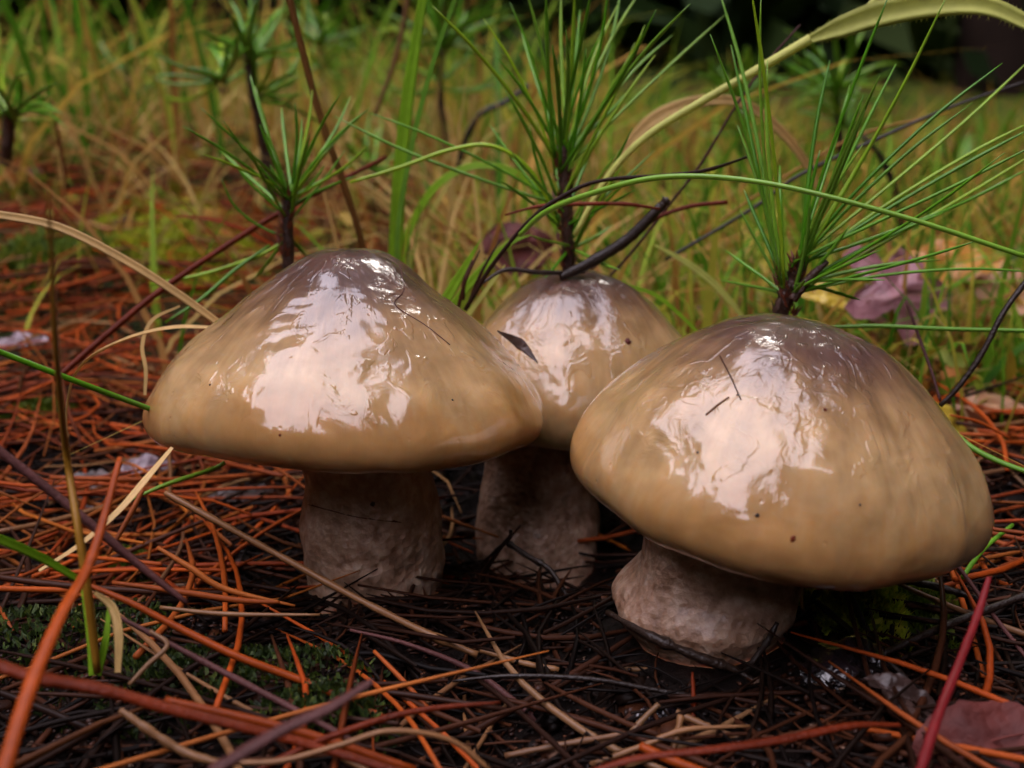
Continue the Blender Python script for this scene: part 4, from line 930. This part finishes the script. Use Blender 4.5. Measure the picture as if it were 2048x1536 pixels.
# dead upside-down bud in the litter, left
bd = empty('pine_bud', on(322, 530), label='small dark dried pine bud sticking up from the moss at left', cat='pine bud')
bb = on(322, 530)
for q in range(7):
    d = Vector((random.uniform(-1, 1), random.uniform(-.6, .6), random.uniform(.4, 1.6))).normalized() * random.uniform(.6, 1.3)
    tube('bud_needle', [bb, bb + d * .5, bb + d], [.09, .06, .02], 'twig_black' if q % 2 else 'bud_red', bd, n=6, sides=5)

# ------------------------------------------------------------------ pine seedlings
def seedling(label, stem_pts, stem_r, nodes, Ybase, rusty=0, wid=.048, bark=True, grp='young pine seedlings'):
    base = Vector(at(*stem_pts[0]))
    root = empty('pine_seedling', base, label=label, cat='pine seedling', group=grp)
    tube('stem', G(*stem_pts), stem_r, 'bark_seedling', root, n=26, sides=9, wob=.10)
    cnt = 0
    SC = spline(G(*stem_pts), 40); V, F = [], []
    for q in range(110 if bark else 0):
        i_ = random.randrange(2, 39); c0 = SC[i_]; r0 = float(interp(stem_r, 40)[i_]); a = random.uniform(0, 6.28)
        o_ = Vector((math.cos(a), math.sin(a), 0)); t_ = Vector((-math.sin(a), math.cos(a), 0)) * r0 * .4; L_ = random.uniform(.8, 2.2) * r0; k0 = len(V)
        c = c0 + o_ * r0 * .85
        V += [c - t_, c + t_, c + o_ * r0 * .55 + Vector((0, 0, L_)), c - Vector((0, 0, L_ * .6))]
        F += [(k0, k0 + 1, k0 + 2), (k0, k0 + 3, k0 + 1), (k0, k0 + 2, k0 + 3), (k0 + 1, k0 + 3, k0 + 2)]
    if V: tag(mesh_obj('bark_flakes', V, F, 'bark_seedling', root, origin=base, smooth=False), kind='stuff')
    for (bx, by, spread, tips) in nodes:
        if bark:
            b0 = at(bx, by + 14, Ybase)
            V, F = [], []
            for q in range(16):
                a = random.uniform(0, 6.28); h = random.uniform(-.25, .35); r0 = stem_r[-1] * 1.25
                c = b0 + Vector((math.cos(a) * r0, math.sin(a) * r0, h)); t = Vector((math.cos(a) * .10, math.sin(a) * .10, .2))
                sd = Vector((-math.sin(a), math.cos(a), 0)) * .045; k0 = len(V)
                V += [c - sd, c + sd, c + t, c + Vector((0, 0, .02)) - Vector((math.cos(a), math.sin(a), 0)) * .06]
                F += [(k0, k0 + 1, k0 + 2), (k0, k0 + 2, k0 + 3), (k0 + 1, k0 + 3, k0 + 2), (k0, k0 + 3, k0 + 1)]
            mesh_obj('bud_scales', V, F, 'bud_red', root, origin=b0, smooth=False)
        for tp in tips:
            tx, ty = tp[0], tp[1]; dy = tp[2] if len(tp) > 2 else random.uniform(-2.2, 2.2)
            bow = tp[3] if len(tp) > 3 else random.uniform(-.05, .05)
            b0 = at(bx + random.uniform(-spread, spread), by + random.uniform(-spread, spread) * 1.3, Ybase + random.uniform(-.12, .12))
            t0 = at(tx, ty, Ybase + dy)
            d = t0 - b0; sidev = Vector((-d.z, 0, d.x)) * bow
            pts = [b0, b0.lerp(t0, .33) + sidev * .8 + Vector((0, 0, .02)), b0.lerp(t0, .7) + sidev * .85, t0]
            isr = cnt < rusty
            w = wid * random.uniform(.85, 1.1)
            tube('needle', pts, [w * .75, w, w, w * .95, w * .9, w * .2], 'pine_needle_rusty' if isr else 'pine_needle', root, n=12, sides=6, flat=.75)
            cnt += 1
    return root
tA1 = [(365, 252), (402, 216), (447, 242), (406, 308), (500, 150, 1.5), (510, 172), (563, 215), (590, 205), (604, 236), (625, 180), (682, 185), (702, 192), (736, 218), (742, 285), (740, 215, 2), (478, 290), (540, 330), (640, 250), (655, 300), (705, 330), (520, 250)]
tA2 = [(443, 358, 0, .16), (582, 405, 0, .03), (620, 520, 1), (505, 560, 1)]
seedling('small pine seedling with short green needles behind the left cap', [(577, 590, 24.5), (577, 500, 24.5), (574, 400, 24.5)], [.13, .12, .11], [(578, 395, 8, tA1), (575, 430, 8, [(470, 330), (500, 300), (650, 330), (690, 300), (530, 260), (620, 270), (440, 300, 2), (720, 350, 2)]), (572, 478, 4, tA2)], 24.5, wid=.045)
tB1 = [(865, 12), (966, 36), (1040, 50), (1092, -20), (1122, -10), (1132, 60), (1150, -30), (1188, -40), (1216, -20), (1285, -25), (1312, 20), (1380, 8), (1270, 85), (1450, 30), (1172, 98), (1050, -30), (1020, 5), (1235, 10), (1205, 60), (1105, 90), (1258, 180), (1080, 160), (1345, 70), (990, 110), (1160, 20), (1245, -40)]
tB2 = [(670, 233, 0, .03), (735, 224, 0, -.03), (1290, 50), (1260, 110), (1310, 110), (1010, 180)]
tB3 = [(1225, 450), (1290, 330), (1265, 255), (1060, 470), (1240, 540), (1200, 560), (1090, 555), (1170, 400), (1245, 330)]
seedling('tall pine seedling with a dense brush of long needles in the middle', [(1136, 590, 24.2), (1136, 510, 24.2), (1132, 400, 24.2), (1125, 290, 24.2)], [.15, .13, .14, .13], [(1126, 330, 18, tB1), (1120, 400, 8, tB2), (1130, 450, 14, [(1020, 300), (1060, 250), (1200, 260), (1240, 300), (1000, 360), (1270, 380), (1090, 200, 2), (1180, 200, 2), (980, 250, 1), (1310, 300, 1)]), (1136, 500, 10, tB3)], 24.2)
tC1 = [(1435, -30), (1500, -35), (1522, -15), (1420, 68), (1535, 120, 1), (1488, 380, 1), (1475, 250, 1), (1462, 90, 2)]
tC2 = [(1782, -20), (1897, -15), (1792, 128), (1822, 145), (2005, 126), (1945, 206), (2070, 110), (2075, 250), (2080, 285), (2070, 330), (1700, 170, 2), (1730, 220), (1727, 190), (1725, 290), (1760, 150, -2), (2080, 235), (1660, 120, 1), (1640, 300)]
tC3 = [(2080, 300), (2080, 545, 0, .05), (2010, 305), (1960, 480), (1610, 560), (1900, 420, 1), (1880, 520)]
seedling('pine seedling with long needles fanned to the right behind the right cap', [(1556, 690, 20.5), (1562, 620, 20.5), (1590, 560, 20.5), (1602, 525, 20.5)], [.16, .15, .14, .12], [(1568, 560, 14, tC1), (1596, 530, 14, tC2), (1580, 590, 8, tC3), (1575, 600, 12, [(1480, 420), (1450, 500), (1530, 380), (1620, 400), (1700, 450), (1760, 500), (1440, 560), (1560, 330, 2), (1500, 300, 2)])], 20.5, wid=.046)
seedling('bare forked side shoot leaning right at the foot of the right seedling', [(1585, 600, 20.2), (1620, 555, 20.2), (1655, 522, 20.2)], [.09, .08, .05], [(1600, 575, 6, [(1770, 560), (1720, 600)])], 20.2, bark=False, grp=None)
def fan(cx, cy, n, rx, ry, a0=-70, a1=70):
    return [(cx + rx * f * math.sin(R(a)), cy - ry * f * math.cos(R(a)), random.uniform(-6, 6), random.uniform(-.15, .15)) for a, f in zip( np.linspace(a0, a1, n) + rng.normal(0, 16, n), rng.uniform(.5, 1.15, n))]
seedling('blurred pine seedling with a leaning dark stem far behind the small one', [(545, 400, 42), (530, 300, 42), (505, 180, 42), (500, 90, 42)], [.2, .2, .17, .12], [(500, 120, 10, fan(500, 120, 22, 130, 150)), (445, 160, 8, fan(445, 160, 16, 150, 120, -100, 60)), (515, 190, 8, fan(515, 190, 10, 140, 110, 0, 110))], 42, wid=.085)
seedling('blurred pine tuft at the far left edge', [(10, 330, 38), (18, 260, 38), (22, 230, 38)], [.2, .18, .15], [(22, 235, 8, fan(22, 235, 22, 110, 110, -90, 90))], 38, wid=.075)
seedling('blurred pine tuft before the dark trunks at upper right', [(1690, 420, 55), (1680, 280, 55), (1670, 170, 55)], [.2, .18, .15], [(1672, 180, 10, fan(1672, 180, 26, 130, 150, -90, 90)), (1690, 250, 8, fan(1690, 250, 14, 120, 110, -100, 100))], 55, wid=.10)
seedling('blurred pine tuft behind the broad green blade', [(890, 300, 60), (880, 180, 60), (890, 60, 60)], [.2, .18, .15], [(890, 90, 10, fan(890, 90, 24, 150, 150, -90, 90)), (880, 170, 8, fan(880, 170, 12, 130, 120, -100, 100))], 60, wid=.11)

for cx, cy, Y_, n_, lb in ((255, 130, 75, 16, 'blurred low pine tuft far back between the left edge and the leaning stalk'),
                           (640, 70, 85, 18, 'blurred dark green tuft right of the tall brown stalk'),
                           (1480, 190, 70, 18, 'blurred green tuft behind the bowed straw leaf'),
                           (1905, 330, 60, 16, 'blurred green tuft low at the right under the slender brown twig'),
                           (745, 330, 55, 14, 'blurred small tuft behind the foot of the broad green blade')):
    seedling(lb, [(cx + 12, cy + 170, Y_), (cx + 4, cy + 80, Y_), (cx, cy, Y_)], [.13, .11, .08],
             [(cx, cy + 12, 8, fan(cx, cy + 12, n_, 90, 100, -80, 80)), (cx + 4, cy + 70, 8, fan(cx + 4, cy + 70, n_ // 2, 100, 80, -100, 100))], Y_, wid=.0017 * Y_, grp='blurred pine tufts in the grass behind')
# ------------------------------------------------------------------ field of grass behind
def grass_field(n, Yr, hr, wr_, mat, name, label, lean=.9, seg=5, keep=None, hmul=None):
    u = rng.uniform(0, 1, n)
    y = Yr[0] * (Yr[1] / Yr[0]) ** u
    x = rng.uniform(-.62, .62, n) * y * 1.0
    if keep is not None:
        k = keep(x, y); x, y = x[k], y[k]
    n = len(x)
    h = rng.uniform(*hr, n)
    if hmul is not None: h = h * hmul(x, y)
    a = rng.uniform(0, 6.283, n); le = np.clip(np.abs(rng.normal(0, lean, n)) + .08, 0, 1.4)
    fa = rng.uniform(0, 6.283, n); w = rng.uniform(*wr_, n)
    t = np.linspace(0, 1, seg + 1)[None]
    off = (t ** 1.8) * (le * h)[:, None]
    cx = x[:, None] + np.cos(a)[:, None] * off; cy = y[:, None] + np.sin(a)[:, None] * off
    cz = gz(x, y)[:, None] - .2 + h[:, None] * (t - (t ** 3) * np.clip(le, 0, 1.2)[:, None] * .35)
    ww = w[:, None] * (1 - t ** 2.2) * .5 + .008
    bx, by = np.cos(fa)[:, None] * ww, np.sin(fa)[:, None] * ww
    V = np.stack([np.stack([cx - bx, cy - by, cz], -1), np.stack([cx + bx, cy + by, cz], -1)], 2)
    V = V.reshape(-1, 3)
    base = (np.arange(n) * (seg + 1) * 2)[:, None]; i = np.arange(seg)[None] * 2
    a0 = base + i
    F = np.stack([a0, a0 + 1, a0 + 3, a0 + 2], -1).reshape(-1, 4)
    return tag(big_mesh(name, V, F, mat), label, kind='stuff')
def right_low(x, y):
    """the grass stays short towards the dark wood on the right"""
    t = np.clip((x / y + .02) / .25, 0, 1)
    return 1 - .55 * t
grass_field(7500, (42, 420), (5, 21), (.16, .5), 'grass_field_green', 'green_grass', 'blurred green grass of the clearing behind the mushrooms', hmul=right_low, keep=lambda x, y: rng.random(len(x)) < np.clip(np.where(x / y < -.05, (y - 50) / 50, .3 + (y - 44) / 60), 0, 1) * (.55 + .45 * np.sin(x / 9.0 + np.sin(y / 13.0) * 2)))
grass_field(4200, (30, 300), (3, 11), (.12, .3), 'grass_field_straw', 'straw_grass', 'dry straw coloured grass mixed in behind the mushrooms', lean=1.1, hmul=right_low, keep=lambda x, y: (x / y > -.08) | (rng.random(len(x)) < np.clip((y - 42) / 18, .05, 1)))
grass_field(3200, (29, 80), (2, 8), (.12, .32), 'grass_field_green', 'short_green_grass', 'short green grass starting right behind the mushrooms', lean=.5, keep=lambda x, y: rng.random(len(x)) < np.clip(np.where(x / y < -.08, (y - 62) / 30, .5 + x / y * 1.8), .03, 1))
grass_field(420, (25.5, 38), (3, 8.5), (.05, .11), 'grass_field_green', 'thin_grass', 'thin wispy green grass right behind the caps', lean=.8, keep=lambda x, y: x / y > -.14)
grass_field(160, (26, 40), (2, 7), (.04, .09), 'grass_field_straw', 'thin_straw', 'thin wispy dry grass right behind the caps', lean=1.2, keep=lambda x, y: x / y > -.2)
# low yellow and orange leaves
def ground_leaves(n, Yr, size, mat, name, label, xk=None):
    y = Yr[0] * (Yr[1] / Yr[0]) ** rng.uniform(0, 1, n); x = rng.uniform(-.6, .6, n) * y
    if xk is not None:
        k = xk(x, y); x, y = x[k], y[k]
    n = len(x)
    z = gz(x, y) + rng.uniform(.2, 2.2, n)
    c = np.stack([x, y, z], 1)
    d = rng.normal(size=(n, 3)); d[:, 2] *= .4; d /= np.linalg.norm(d, axis=1)[:, None]
    s_ = rng.normal(size=(n, 3)); s_ -= (s_ * d).sum(1)[:, None] * d; s_ /= np.linalg.norm(s_, axis=1)[:, None]
    nn = np.cross(d, s_)
    L_ = rng.uniform(*size, n)[:, None]
    V = np.stack([c, c + d * L_ * .35 + s_ * L_ * .26 + nn * L_ * .08, c + d * L_ * .75 + s_ * L_ * .17 + nn * L_ * .05, c + d * L_, c + d * L_ * .7 - s_ * L_ * .18 + nn * L_ * .05, c + d * L_ * .3 - s_ * L_ * .25 + nn * L_ * .08], 1).reshape(-1, 3)
    F0 = np.array([[0, 1, 2, 3], [0, 3, 4, 5]])
    F = ((np.arange(n) * 6)[:, None, None] + F0[None]).reshape(-1, 4)
    return tag(big_mesh(name, V, F, mat), label, kind='stuff')
ground_leaves(4200, (27, 200), (.4, 1.2), 'low_leaves', 'ground_cover', 'small yellow orange and green leaves low among the grass', xk=lambda x, y: (x / y > -.05) | (y > 46))
